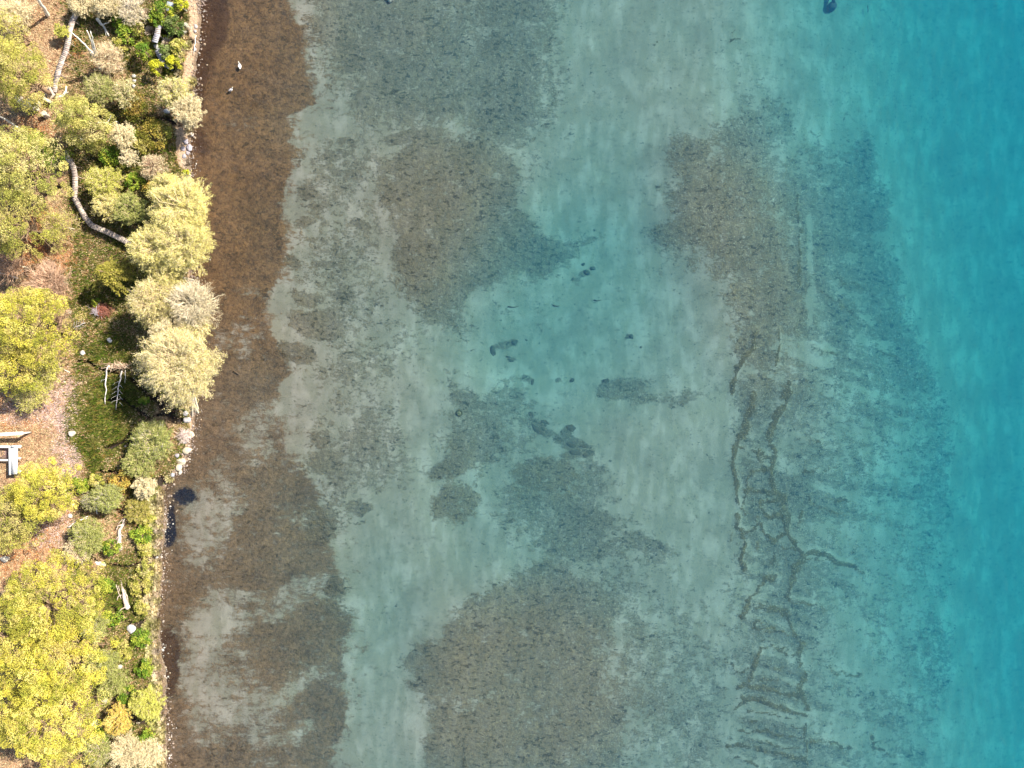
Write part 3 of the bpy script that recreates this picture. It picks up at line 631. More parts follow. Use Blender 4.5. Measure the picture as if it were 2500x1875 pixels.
# ------------------------------------------------------------------ trees
GREENS = {"yellow": [(.68,.60,.09),(.56,.50,.08),(.76,.68,.18),(.34,.35,.05),(.46,.44,.06),(.62,.52,.16)], "olive": [(.44,.42,.08),(.50,.45,.12),(.32,.33,.06),(.58,.50,.18)],
          "bright": [(.20,.30,.03),(.28,.36,.04),(.12,.22,.02),(.42,.45,.06)], "pale": [(.64,.58,.18),(.50,.47,.12),(.70,.62,.27),(.36,.37,.08)]}
def conifer_protos(seed, Rr, H, pal, nclump, density=1.0, lump=.46):
    """broad conifer seen from above: trunk, limbs, many needle clumps at the limb ends"""
    r = np.random.default_rng(seed)
    tr = MB(); lean = r.normal(0, .25, 2)
    pts = [(lean[0]*u_**2, lean[1]*u_**2, H*.93*u_) for u_ in np.linspace(0, 1, 7)]
    tr.tube(pts, np.linspace(.24, .05, 7)*Rr/3.2, 8, (.26, .17, .11)); tr.tube([(0, 0, -.3), (0, 0, .25)], [.42*Rr/3.2, .26*Rr/3.2], 8, (.26, .17, .11))
    lobes = [(r.uniform(0, 6.28), r.uniform(.78, 1.12)) for _ in range(9)]; lobes.sort()
    la = np.array([l[0] for l in lobes]); lr = np.array([l[1] for l in lobes])
    th = r.uniform(0, 6.28, nclump); u_ = np.sqrt(r.uniform(0, 1, nclump))
    Rm = Rr*np.interp(th, np.r_[la[-1]-6.28, la, la[0]+6.28], np.r_[lr[-1], lr, lr[0]])
    rho = u_*Rm; zc = H*(1-.42*u_**2.2)+r.normal(0, .62, nclump)
    low = r.uniform(0, 1, nclump) < .22; zc = np.where(low, zc-r.uniform(.8, 2.0, nclump), zc)
    C = np.stack([rho*np.cos(th), rho*np.sin(th), zc], 1)
    lv = MB(); rc = lump*r.uniform(.5, 1.3, nclump)*.9; per = int(165*density)
    dirs = r.normal(size=(nclump, per, 3)); dirs[:, :, 2] = np.abs(dirs[:, :, 2])*.9-.15; dirs /= np.linalg.norm(dirs, axis=2, keepdims=True)
    rad = rc[:, None]*(1-.45*r.uniform(0, 1, (nclump, per))**2)
    P = C[:, None]+dirs*rad[..., None]*np.array([1.15, 1.15, .8])
    ci = r.integers(0, len(pal), nclump); cc = np.array(pal)[ci][:, None]*r.uniform(.70, 1.36, (nclump, per, 1))*r.uniform(.85, 1.15, (nclump, 1, 1))
    lv.leaves(P.reshape(-1, 3), .050*np.repeat(rc/lump, per)**.3, cc.reshape(-1, 3), up=.35, aspect=.5)
    lb = MB(); sel = r.permutation(nclump)[:min(nclump, 90)]
    P0 = []; P1 = []; r0 = []; r1 = []
    for i in sel:
        e = C[i]-np.array([0, 0, .15]); hz = max(H*.25, e[2]-.55*math.hypot(e[0], e[1])-.4); s0 = np.array([0, 0, min(hz, H*.9)])
        m1 = s0*.5+e*.5+np.array([0, 0, .25]); rr = .07*Rr/3.2
        P0 += [s0, m1]; P1 += [m1, e]; r0 += [rr, rr*.6]; r1 += [rr*.6, rr*.2]
    lb.segs(P0, P1, r0, r1, 4, (.27, .19, .12))
    return tr, lb, lv
def add_tree(name, cat, parts, px, py, zc, rz, label, group=None, lean=None):
    x, y = W(px, py, zc); z = gz(x, y)
    t = empty(name, (x, y, z-.05), rz, label, cat, group)
    for nm, m_, mat in parts: m_.build(nm, mat, t)
    return t
K = dict
def conifer(px, py, rpx, H, pal, label, seed, nc=230, rz=None, dens=1.0, lump=.46):
    zc = H*.8+.6; Rr = rpx*.04*(CAMZ-zc)/CAMZ
    tr, lb, lv = conifer_protos(seed, Rr, H, GREENS[pal], int(nc), dens, lump)
    return add_tree("conifer_tree", "tree", [("trunk", tr, M_bark), ("limbs", lb, M_bark), ("crown", lv, M_leaf)], px, py, zc, rz or 0, label, "broad green trees on the bank")
conifer(28, 170, 80, 7.5, "olive", "olive green tree at the upper left edge above the long boardwalk", 1, 230)
conifer(182, 285, 62, 6, "pale", "diamond shaped pale green tree between the two boardwalk stretches", 2, 150, lump=.42)
conifer(45, 400, 100, 8, "pale", "pale green tree at the left edge beside the winding boardwalk", 3, 260)
conifer(20, 545, 86, 7.5, "olive", "darker green tree at the left edge below the pale crown", 4, 170)
conifer(105, 365, 36, 4, "bright", "small dark green tree between the pale crown and the diamond shaped one", 5, 60)
conifer(50, 795, 100, 8, "yellow", "round yellow green tree at the left edge level with the round shore tree", 6, 290)
conifer(22, 905, 56, 6.5, "yellow", "small yellow green tree tucked under the round yellow green crown", 7, 100)
conifer(95, 1205, 78, 7, "yellow", "clumpy green tree just below the white timber frame", 8, 180)
conifer(20, 1265, 74, 7, "olive", "green tree cut by the left edge below the white timber frame", 9, 150)
conifer(105, 1482, 112, 9, "yellow", "bright yellow green tree, topmost of the big crowns at lower left", 10, 350)
conifer(18, 1560, 96, 9, "yellow", "yellow green tree at the left edge between the big lower crowns", 11, 240)
conifer(118, 1625, 98, 8.5, "yellow", "bright yellow green tree, middle of the big crowns at lower left", 12, 290)
conifer(100, 1770, 112, 9, "yellow", "bright yellow green tree, lowest whole crown at lower left", 13, 340)
conifer(5, 1740, 84, 8, "yellow", "yellow green tree at the left edge behind the lowest whole crown", 14, 190)
conifer(128, 1905, 46, 7, "yellow", "yellow green treetop cut by the bottom edge", 15, 80)
conifer(15, 60, 30, 5, "olive", "small olive tree at the very top left corner of the bank", 16, 40, dens=.6)

def broom(seed, Rr, H, ntrunk, nlimb, ctw, cbud, base=(0, 0), buds=1.0, fine=1.0, z0=.25, flat=.55, trc=(.62,.55,.42), tips=None):
    """leafless or budding tree with fine outward twigs. base = trunk foot offset from the crown centre"""
    r = np.random.default_rng(seed)
    tr = MB(); P0 = []; P1 = []; R0 = []; R1 = []; CC = []; tip = []
    foot = [np.array([base[0]+r.normal(0, .18)*(ntrunk > 1), base[1]+r.normal(0, .18)*(ntrunk > 1), 0.]) for _ in range(ntrunk)]
    heads = []
    for i, f in enumerate(foot):
        a = 6.28*i/ntrunk+r.uniform(0, 1); rr = Rr*.22*(ntrunk > 1)
        h = np.array([rr*math.cos(a), rr*math.sin(a), H*.5]); heads.append(h)
        m = f*.55+h*.45; m[2] = H*.28
        w_ = max(.03, Rr*.045/math.sqrt(ntrunk))
        tr.tube([f-np.array([0, 0, .3]), f, m, h], [w_*1.3, w_*1.1, w_*.8, w_*.6], 7, trc)
    def seg(a, b_, ra, rb, c): P0.append(a); P1.append(b_); R0.append(ra); R1.append(rb); CC.append(c)
    lob = [(r.uniform(0, 6.28), r.uniform(.66, 1.2)) for _ in range(9)]; lob.sort(); la = np.array([l[0] for l in lob]); lr = np.array([l[1] for l in lob])
    k1 = max(.010, Rr*.013)
    for i in range(nlimb):
        th = 6.28*(i+r.uniform(-.4, .4))/nlimb; u_ = math.sqrt(r.uniform(.12, 1))
        rm = Rr*np.interp(th % 6.28, np.r_[la[-1]-6.28, la, la[0]+6.28], np.r_[lr[-1], lr, lr[0]])
        s0 = heads[r.integers(ntrunk)]; e = np.array([u_*rm*.85*math.cos(th), u_*rm*.85*math.sin(th), H*(1-.45*u_**2)+r.normal(0, .15)])
        mid = s0*.45+e*.55+np.array([0, 0, .08*H]); seg(s0, mid, k1*1.6, k1, ctw[0]); seg(mid, e, k1, k1*.5, ctw[0])
        for j in range(int(7*fine)):
            q = r.uniform(.25, 1); p_ = s0*(1-q)**1+e*q if q > .55 else mid*(q/.55)+s0*(1-q/.55)
            p_ = (s0*(1-q)**2+2*q*(1-q)*mid+q*q*e)
            outw = np.array([p_[0], p_[1], 0]); outw /= np.linalg.norm(outw)+.3
            d = outw*r.uniform(.3, 1)+r.normal(0, .45, 3); d[2] = abs(d[2])*.6+.15; d /= np.linalg.norm(d)
            L = Rr*r.uniform(.18, .36); e2 = p_+d*L; c = ctw[r.integers(len(ctw))]
            seg(p_, e2, k1*.55, k1*.3, c)
            for kk in range(5):
                q2 = r.uniform(.2, 1); p3 = p_+(e2-p_)*q2; d3 = d+outw*.3+r.normal(0, .5, 3); d3[2] = abs(d3[2])*.7; d3 /= np.linalg.norm(d3)
                L3 = Rr*r.uniform(.08, .18); e3 = p3+d3*L3; seg(p3, e3, k1*.32, k1*.18, c); tip.append(e3); tip.append(p3*.4+e3*.6)
    tw = MB(); tw.segs(P0, P1, R0, R1, 3, np.array(CC))
    bd = None
    if buds > 0:
        T = np.array(tip); nb_ = max(1, int(5*buds)); T = np.repeat(T, nb_, axis=0)+r.normal(0, .075*Rr/3, (len(T)*nb_, 3))
        bd = MB(); bd.leaves(T, .031, np.array(cbud)[r.integers(0, len(cbud), len(T))]*r.uniform(.8, 1.2, (len(T), 1)), up=.5, aspect=.75)
    return tr, tw, bd
CREAM = [(.72,.58,.36),(.60,.48,.28),(.80,.68,.44)]; PINK = [(.62,.40,.27),(.52,.34,.24),(.70,.50,.36)]; GREY = [(.60,.52,.46),(.50,.43,.38),(.68,.60,.52)]
YB = [(.78,.70,.24),(.70,.64,.18),(.84,.76,.38)]; YG = [(.56,.56,.10),(.46,.48,.08),(.66,.62,.18)]; CB = [(.80,.68,.42),(.74,.62,.38),(.84,.76,.50)]; GR = [(.36,.40,.10),(.28,.32,.08),(.46,.44,.16)]
def broomtree(name, cat, px, py, rpx, H, label, seed, nl=60, ctw=CREAM, cb=YB, base=(0, 0), buds=1.0, fine=1.0, nt_=3, group=None, trc=(.62,.55,.42)):
    zc = H*.8+.3; Rr = rpx*.04*(CAMZ-zc)/CAMZ
    tr, tw, bd = broom(seed, Rr, H, nt_, nl, ctw, cb, base, buds, fine, trc=trc)
    ps = [("trunk", tr, M_bark), ("twigs", tw, M_twig)]+([("buds", bd, M_leaf)] if bd else [])
    return add_tree(name, cat, ps, px, py, zc, 0, label, group)
GT = "budding trees leaning over the shoreline"; tn = "budding_tree"
broomtree(tn, "tree", 428, 505, 80, 7.0, "budding yellow green tree, topmost of the big cluster over the shoreline", 21, 110, cb=YB, buds=1.6, group=GT, base=(-1.2,.3))
broomtree(tn, "tree", 440, 590, 78, 7.0, "budding yellow green tree bulging farthest over the water in the cluster", 22, 110, cb=YB, buds=1.5, group=GT, base=(-1.6,0))
broomtree(tn, "tree", 372, 600, 72, 6.5, "budding tree whose crown hides the end of the winding boardwalk", 23, 100, cb=YB, buds=1.4, group=GT, base=(0,-.5))
broomtree(tn, "tree", 455, 740, 66, 6.5, "pale twiggy tree, water side of the middle pair on the shoreline", 24, 150, cb=CB, buds=.35, group=GT, base=(-1.2,-.6), ctw=[(.80,.70,.50),(.72,.60,.42),(.86,.76,.58)])
broomtree(tn, "tree", 368, 735, 68, 6.0, "pale twiggy tree, land side of the middle pair on the shoreline", 25, 140, cb=YB, buds=.5, group=GT, base=(.4,-.6))
broomtree(tn, "tree", 430, 892, 102, 7.5, "round cream coloured tree with forked white trunks reaching toward the stones", 26, 190, cb=CB+YB, buds=1.5, nt_=4, group=GT, base=(-1.2,-4.4), trc=(.80,.70,.55))
broomtree(tn, "tree", 402, 668, 46, 5.5, "small pale crown bridging the yellow green cluster and the middle pair", 126, 60, cb=YB, buds=.8, group=GT)
broomtree(tn, "tree", 405, 812, 50, 5.5, "pale crown tucked between the middle pair and the round cream tree", 127, 65, cb=CB, buds=.8, group=GT, ctw=[(.80,.70,.50),(.72,.60,.42),(.86,.76,.58)])
broomtree(tn, "tree", 468, 800, 44, 5.0, "small cream crown over the water above the round cream tree", 128, 55, cb=CB+YB, buds=1.0, group=GT, base=(-1.4,-.5))
broomtree(tn, "tree", 405, 455, 46, 5.5, "small budding crown at the upper land side of the big cluster", 129, 60, cb=YB, buds=1.3, group=GT, base=(-.5,.3))
broomtree(tn, "tree", 415, 222, 42, 4.5, "cream twiggy shrub, upper half of the bush leaning over the top beach", 27, 75, cb=CB+YG, buds=.8, group=GT, base=(-.4,-.2))
broomtree(tn, "tree", 448, 262, 42, 4.5, "cream twiggy shrub, lower half of the bush leaning over the top beach", 28, 80, cb=CB, buds=.8, group=GT, base=(-.8,-.3))
GS = "twiggy shrubs on the bank"
def shrub(px, py, rpx, H, label, seed, ctw=CREAM, cb=GR, buds=.8, nl=45, cat="shrub", nm="twiggy_shrub", fine=1.0):
    return broomtree(nm, cat, px, py, rpx, H, label, seed, nl, ctw, cb, (0, 0), buds, fine, 3, GS)
shrub(262, 140, 44, 3.2, "tan twiggy shrub below the forked white trunks near the top", 31, PINK+CREAM, CB, .25, 75)
shrub(246, 218, 44, 3.2, "pale tan shrub beside the diamond shaped green tree", 32, CREAM, GR, .7, 70)
shrub(300, 225, 34, 2.6, "small straw green shrub right of the pale tan shrub", 33, CREAM, GR+CB, .6, 45)
shrub(262, 12, 40, 2.6, "cream twiggy shrub cut by the top edge", 34, CREAM, CB, .6, 60)
shrub(318, 22, 38, 2.6, "grey brown twiggy shrub near the top edge left of the narrow boards", 35, GREY, CB, .2, 60)
shrub(300, 330, 36, 3.0, "cream leafless shrub right of the diamond shaped tree", 36, CREAM, CB, .6, 55)
shrub(312, 385, 24, 2.6, "narrow pale shrub above the pinkish leafless bush", 37, GREY, CB, .4, 34)
shrub(372, 405, 36, 2.6, "pinkish leafless bush just above the big shoreline crowns", 38, PINK, CB, .2, 55)
shrub(250, 445, 46, 3.0, "cream budding shrub, upper one in the bend of the winding boardwalk", 39, CREAM, YG, .9, 65)
shrub(262, 500, 42, 3.0, "cream budding shrub, lower one in the bend of the winding boardwalk", 40, CREAM, YB, .7, 60)
shrub(318, 512, 42, 3.0, "olive budding shrub between the boardwalk bend and the shore crowns", 41, CREAM, GR, 1.4, 55)
shrub(146, 552, 46, 3.0, "tan leafless shrub left of the boardwalk bend", 42, PINK+CREAM, YG, .3, 75)
shrub(130, 690, 64, 3.4, "large pinkish leafless bush fanning out above the yellow green crown", 43, PINK, CB, 0, 95)
shrub(40, 652, 46, 3.0, "pinkish leafless bush at the left edge under the darker green tree", 44, PINK, CB, 0, 60)
shrub(150, 760, 40, 2.6, "pinkish leafless bush touching the round yellow green crown", 45, PINK, CB, 0, 55)
shrub(90, 960, 52, 2.2, "pale yellow low brush under the small yellow green tree", 46, CREAM, YG, .5, 60)
shrub(125, 905, 40, 2.2, "pale yellow brush crossed by a fallen branch", 47, CREAM, YG, .5, 50)
shrub(375, 1070, 56, 2.2, "large tan shrub on the marsh beside the shingle point", 48, CREAM+GREY, GR, 1.2, 90)
shrub(340, 1120, 46, 2.0, "tan and green shrub at the foot of the marsh above the lower creek", 49, CREAM, GR, 1.4, 60)
shrub(352, 1190, 34, 2.0, "cream tufted shrub beside the mouth of the lower creek", 50, CREAM, CB, 1.5, 50)
shrub(265, 1215, 44, 2.2, "grey green shrub below the marsh beside the clumpy tree", 51, GREY, GR, 1.3, 60)
shrub(222, 1225, 30, 2.0, "grey leafless bush beside the thin white post", 52, GREY, GR, .3, 40)
shrub(215, 1310, 50, 2.0, "olive shrub between the bare path and the upper driftwood trunk", 53, CREAM+GREY, GR, 1.2, 65)
shrub(190, 1345, 38, 1.8, "pinkish shrub above the white block", 54, PINK+GREY, CB, .5, 45)
shrub(250, 1620, 50, 2.0, "olive shrub right of the middle big yellow green crown", 55, CREAM+GREY, GR, 1.3, 65)
shrub(275, 1665, 44, 2.0, "green tan shrub below the pair of white stones", 56, CREAM, GR, 1.4, 55)
shrub(355, 1720, 44, 2.0, "bright grassy shrub beside the lower shingle beach", 57, CREAM, YG, 1.4, 60)
shrub(290, 1760, 38, 2.4, "yellow orange shrub with a thin pale stem", 58, CREAM, [(.70,.55,.12),(.72,.45,.12),(.62,.56,.14)], 1.5, 50)
shrub(240, 1830, 46, 2.2, "tan leafless shrub near the bottom edge beside the lowest crown", 59, CREAM+GREY, GR, .6, 60)
shrub(310, 1835, 52, 2.2, "cream leafless brush at the bottom edge", 60, CREAM, CB, .5, 75)
shrub(362, 1845, 40, 2.0, "pale cream brush at the bottom edge next to the strip of mud", 61, CREAM, CB, .6, 55)
shrub(232, 1530, 42, 1.8, "grey tan shrub left of the rounded grey boulder", 62, GREY+CREAM, GR, .8, 50)
shrub(198, 14, 34, 2.0, "straw coloured brush hiding the top of the long boardwalk", 63, CREAM, CB, .6, 55)
shrub(157, 84, 17, 1.6, "straw coloured brush spilling over the middle of the long boardwalk", 64, CREAM, YG, .7, 35)
shrub(330, 1250, 36, 1.8, "orange green shrub between the lower creek and the beach tufts", 65, CREAM, [(.45,.36,.08),(.30,.32,.06),(.5,.42,.14)], 1.4, 45)
shrub(52, 48, 50, 2.0, "straw coloured brush at upper left beside the cut white trunk", 66, CREAM, CB, .5, 60)

def bush(px, py, rpx, H, pal, label, seed, n=26, grp="leafy green bushes"):
    zc = H*.7+.3; Rr = rpx*.04
    r = np.random.default_rng(seed); st = MB(); lv = MB()
    pal = np.array(GREENS[pal] if isinstance(pal, str) else pal)
    P0 = []; P1 = []
    for i in range(n):
        a = r.uniform(0, 6.28); u_ = math.sqrt(r.uniform(0, 1)); c = np.array([u_*Rr*.8*math.cos(a), u_*Rr*.8*math.sin(a), H*(1-.5*u_*u_)])
        P0.append((r.normal(0, .05), r.normal(0, .05), 0)); P1.append(c)
        m = 46; d = r.normal(size=(m, 3)); d[:, 2] = np.abs(d[:, 2]); d /= np.linalg.norm(d, axis=1, keepdims=True)
        lv.leaves(c+d*Rr*.30*r.uniform(.4, 1, (m, 1)), .075, pal[r.integers(0, len(pal))]*r.uniform(.75, 1.25, (m, 1)), up=.4, aspect=.6)
    st.segs(P0, P1, .02, .008, 4, (.30, .22, .14))
    return add_tree("leafy_bush", "bush", [("stems", st, M_bark), ("foliage", lv, M_leaf)], px, py, zc, 0, label, grp)
BY = [(.62,.60,.04),(.52,.52,.04),(.40,.44,.04)]
for a in [(352,126,24,1.8,"bright","rounded bright green bush left of the lower narrow boards",71),(382,164,20,1.6,BY,"yellow green bush below the rounded bright one",72),(441,8,20,1.5,BY,"yellow bush at the top edge beside the beach",73),
    (420,39,12,1.0,BY,"small round yellow bush near the upper narrow boards",74),(395,28,30,1.5,"bright","green bush at the top edge beside the bluish board stack",75),(378,48,20,1.3,"bright","green bush left of the upper narrow boards",76),
    (425,62,28,1.5,[(.14,.20,.04),(.22,.26,.09),(.10,.16,.03)],"dark green bush right of the upper narrow boards",77),(434,115,24,1.4,"olive","olive bush right of the lower narrow boards",78),(404,128,20,1.2,[(.14,.2,.04),(.22,.26,.09)],"dark bush between the lower boards and the beach",79),
    (422,152,20,1.2,BY,"yellow green bush beside the flat grey slabs",80),(436,150,16,1.1,"olive","small olive bush at the edge of the top beach",81),(310,82,28,1.6,"bright","green bush left of the bare grassy gap near the top",82),
    (335,72,20,1.3,"olive","olive bush beside the upper narrow boards on the land side",83),(296,108,24,1.3,"olive","olive bush above the cream shrub near the top",84),(274,20,18,1.2,"olive","olive bush near the top edge",85),(290,46,22,1.3,"bright","dark green bush below the cream shrub at the top",86),
    (452,66,13,1.0,[(.66,.62,.50),(.56,.54,.42),(.74,.70,.60)],"silvery white bush at the edge of the top beach",87),(325,340,26,1.2,"bright","green bush right of the cream leafless shrub",88),(270,378,30,1.3,"bright","green bush beside the narrow pale shrub",89),
    (245,360,26,1.3,"olive","olive bush in the shade below the diamond shaped tree",90),(372,330,44,1.4,[(.24,.20,.03),(.34,.26,.05),(.16,.16,.02)],"broad golden green bush near the top beach",91),(345,352,32,1.2,"olive","olive bush below the broad golden green one",92),(400,325,26,1.2,"olive","olive bush between the golden green one and the shingle",93),
    (374,462,28,1.3,[(.50,.32,.08),(.36,.28,.05),(.30,.32,.05)],"orange tinged bush above the shoreline crowns",94),(330,448,26,1.3,"bright","green bush left of the orange tinged one",95),(330,262,40,1.3,[(.14,.15,.02),(.24,.18,.03),(.32,.22,.05)],"dark brownish green bush left of the cream shrub pair",96),
    (298,1177,30,1.0,[(.60,.40,.09),(.50,.34,.07),(.46,.40,.09)],"golden orange bush below the lower creek",97),(198,1180,26,1.1,"bright","green bush at the tip of the clumpy tree",98),(240,1175,22,1.0,"olive","olive bush just under the marsh",99),
    (345,1305,30,1.0,"bright","green bush right of the upper driftwood trunk",100),(362,1270,18,.9,"olive","small olive bush beside the beach tufts",101),(355,1340,24,1.0,"olive","olive bush above the ditch below the upper driftwood",102),(275,1335,24,1.0,"bright","green bush just left of the upper driftwood root end",103),
    (262,1425,26,1.0,"bright","bright green bush left of the lower driftwood trunk",104),(340,1430,30,1.0,"olive","olive bush right of the lower driftwood trunk",105),(345,1480,24,1.0,"olive","olive bush above the rounded grey boulder",106),(355,1390,24,1.0,"pale","pale bush right of the ditch",107),
    (275,1505,28,1.0,"bright","green bush left of the rounded grey boulder",108),(345,1565,30,1.0,"bright","green bush below the rounded grey boulder",109),(300,1590,28,1.0,"olive","olive bush above the pair of white stones",110),(350,1630,26,1.0,"bright","dark green bush right of the pair of white stones",111),
    (255,1790,22,1.2,"bright","dark green bush right of the white stump at lower left",112),(350,1800,30,1.1,"bright","green bush below the mossy creek stone",113),(308,1695,26,1.1,"bright","green bush beside the yellow orange shrub",114),(200,1285,20,1.0,"olive","olive bush beside the bare path",115),
    (236,740,12,.6,"bright","tiny bright green plant in the shade beside the red brown heap",116),(140,785,14,.9,"bright","small green bush at the right rim of the round yellow green crown",117),(352,975,14,.7,"bright","small green plant near the creek fork",118),(450,420,10,.6,BY,"tiny yellow green plant on the shingle above the big crowns",119)]:
    bush(*a, n=max(8, int(a[2]*.9)))

# drooping olive conifer in the middle of the bank
def drooping():
    r = np.random.default_rng(5); zc = 3.6; H = 5.0
    x, y = W(268, 668, zc); t = empty("drooping_conifer", (x, y, gz(x, y)-.05), 0, "drooping olive conifer with spiky arms above the dark shaded hollow", "tree")
    tr = MB(); tr.tube([(0, 0, -.2), (0, 0, H*.5), (.1, 0, H)], [.14, .09, .03], 7, (.3, .2, .12)); tr.build("trunk", M_bark, t)
    lb = MB(); lv = MB()
    for i in range(34):
        a = 6.28*i/34*3.1+r.uniform(-.2, .2); L = r.uniform(1.0, 2.5)*(1.0+.35*math.cos(a)); z0 = H*(1-.6*L/3.2)
        pts = np.array([(L*q*math.cos(a+.1*q), L*q*math.sin(a+.1*q)*.8, z0+.35*q-.9*q*q) for q in np.linspace(0, 1, 7)])
        lb.tube(pts, np.linspace(.03, .008, 7), 4, (.4, .3, .15), caps=False)
        m = 150; q = r.uniform(.12, 1, m)*6; k = np.minimum(q.astype(int), 5); f = (q-k)[:, None]
        P = pts[k]*(1-f)+pts[k+1]*f; wd = .26*(1.05-q/6.)
        P = P+r.normal(0, 1, (m, 3))*wd[:, None]*np.array([1, 1, .3])
        lv.leaves(P, .10, np.array([(.34,.31,.05),(.44,.38,.08),(.24,.23,.04)])[r.integers(0, 3, m)], up=.6, aspect=.4)
    lb.build("limbs", M_bark, t); lv.build("crown", M_leaf, t)
drooping()

# ------------------------------------------------------------------ things people left on the bank
WOODC = [(.46,.38,.34),(.56,.46,.40),(.40,.33,.30),(.62,.52,.44)]
def boardwalk(pts, width, z, label, cols=WOODC, drop=0):
    """plank walk following a line of photo pixels; deck sections, stringers and posts"""
    P = []
    for px, py in pts:
        x, y, g = G(px, py, z); P.append((x, y, g+z))
    o = empty("boardwalk", (P[0][0], P[0][1], P[0][2]-z), 0, label, "boardwalk"); base = np.array([P[0][0], P[0][1], P[0][2]-z])
    zz = np.array([p[2] for p in P]); zz = np.convolve(np.r_[zz[:1], zz, zz[-1:]], [.25, .5, .25], 'valid') if len(zz) > 2 else zz
    for i in range(len(P)-1):
        a = np.array([*P[i][:2], zz[i]])-base; b_ = np.array([*P[i+1][:2], zz[i+1]])-base; L = np.linalg.norm(b_-a); ang = math.atan2(b_[1]-a[1], b_[0]-a[0])
        pitch = -math.asin((b_[2]-a[2])/L); mb = MB(); n = max(2, int(L/.15)); lift = .006*(i % 2)
        for k in range(n):
            q = (k+.5)/n; c = a+(b_-a)*q; w_ = width*rnd.uniform(.98, 1.02); cc = np.array(rnd.choice(cols))*rnd.uniform(.9, 1.08)
            mb.box(c[0]+rnd.gauss(0, .008), c[1]+rnd.gauss(0, .008), c[2]+lift, L/n-.014, w_, .035, ang+rnd.gauss(0, .012), cc, pitch)
        sec = mb.build("deck_section", M_wood, o)
        sb_ = MB(); nx, ny = -math.sin(ang), math.cos(ang)
        for sd2 in (-1, 1):
            off = np.array([nx, ny, 0])*sd2*width*.38; A1 = a+off-[0, 0, .08]; B1 = b_+off-[0, 0, .08]
            mid = (A1+B1)/2; sb_.box(*mid, L*.96, .05, .11, ang, (.34, .27, .23), pitch)
        sb_.build("stringer", M_wood, sec)
        for sd2 in (-1, 1):
            pm = MB(); off = np.array([nx, ny, 0])*sd2*(width*.38+.04); c = a+(b_-a)*.12+off
            gx = gz(c[0]+base[0], c[1]+base[1])-base[2]-.15; pm.box(c[0], c[1], (c[2]-.05+gx)/2, .07, .07, max(.1, c[2]-.05-gx), ang, (.36, .29, .24)); pm.build("post", M_wood, o)
    return o
boardwalk([(200,18),(178,48),(169,76),(166,101),(161,124),(151,149),(142,177),(135,203),(132,226)], .52, .75, "long weathered plank boardwalk running down toward the wooden steps")
boardwalk([(156,370),(166,388),(178,404),(183,428),(184,450),(181,482),(195,507),(210,534),(223,550),(256,564),(292,581),(318,596),(342,609)], .50, .7, "winding grey plank boardwalk that ends under the shoreline crowns")
BLU = [(.40,.40,.46),(.46,.44,.48),(.36,.35,.42),(.50,.44,.42)]
boardwalk([(388,60),(384,82),(378,104)], .55, .7, "short steep plank walk near the top beach, upper one of two", BLU)
boardwalk([(384,122),(390,136),(399,152)], .52, .6, "short plank walk near the top beach, lower one of two", BLU)
def slab(px, py, sx, sy, rz, h, c, label, nm="flat_slab", cat="slab", mat=None, group=None, bev=.02):
    x, y, g = G(px, py, h)
    mb = MB(); mb.box(0, 0, h/2, sx, sy, h, 0, c); o = mb.build(nm, mat or M_stone); o.location = (x, y, g+.03); o.rotation_euler = (rnd.gauss(0, .03), rnd.gauss(0, .03), R(rz))
    bm_ = o.modifiers.new("bevel", 'BEVEL'); bm_.width = bev; bm_.segments = 2
    return tag(o, label, cat, group)
slab(403,158,.42,.42,-35,.14,(.34,.36,.42),"dark flat stone slab at the foot of the lower plank walk")
slab(409,161,.36,.36,-30,.16,(.62,.62,.64),"pale flat stone slab between two darker slabs")
slab(417,165,.44,.36,-28,.14,(.30,.32,.40),"dark flat stone slab farthest from the lower plank walk")
slab(381,113,.40,.34,10,.15,(.55,.50,.46),"small tan stone slab between the two short plank walks")
slab(386,118,.36,.30,-20,.13,(.42,.42,.44),"small grey stone slab just above the lower plank walk")
slab(394,44,.5,.3,-20,.18,(.36,.36,.40),"grey stone slab at the head of the upper plank walk")
slab(397,50,.4,.22,25,.22,(.48,.48,.52),"narrow grey stone slab beside the upper plank walk")
slab(414,10,.55,.42,-15,.3,(.36,.42,.52),"bluish board block at the top edge, upper of a pair",nm="board_block",cat="block")
slab(411,21,.42,.38,10,.25,(.42,.47,.55),"bluish board block near the top edge, lower of a pair",nm="board_block",cat="block")
slab(243,1377,1.0,.52,4,.42,(.78,.78,.76),"long white block lying at the edge of the ditch",nm="white_block",cat="block",bev=.12)
# steps at the foot of the long boardwalk
x, y, g = G(118, 228, .6); st = empty("wooden_steps", (x, y, g), R(208), "weathered wooden steps at the foot of the long boardwalk", "steps")
for i in range(4):
    mb = MB(); mb.box(.30*i-.4, 0, .78-.17*i, .27, .75, .04, 0, [.50,.38,.30] if i % 2 else [.60,.48,.38]); mb.build("tread", M_wood, st)
for sd2 in (-1, 1):
    mb = MB(); mb.box(0.05, sd2*.42, .42, 1.35, .05, .2, 0, (.70,.60,.50), math.atan2(.17, .30)); mb.build("side_board", M_wood, st)
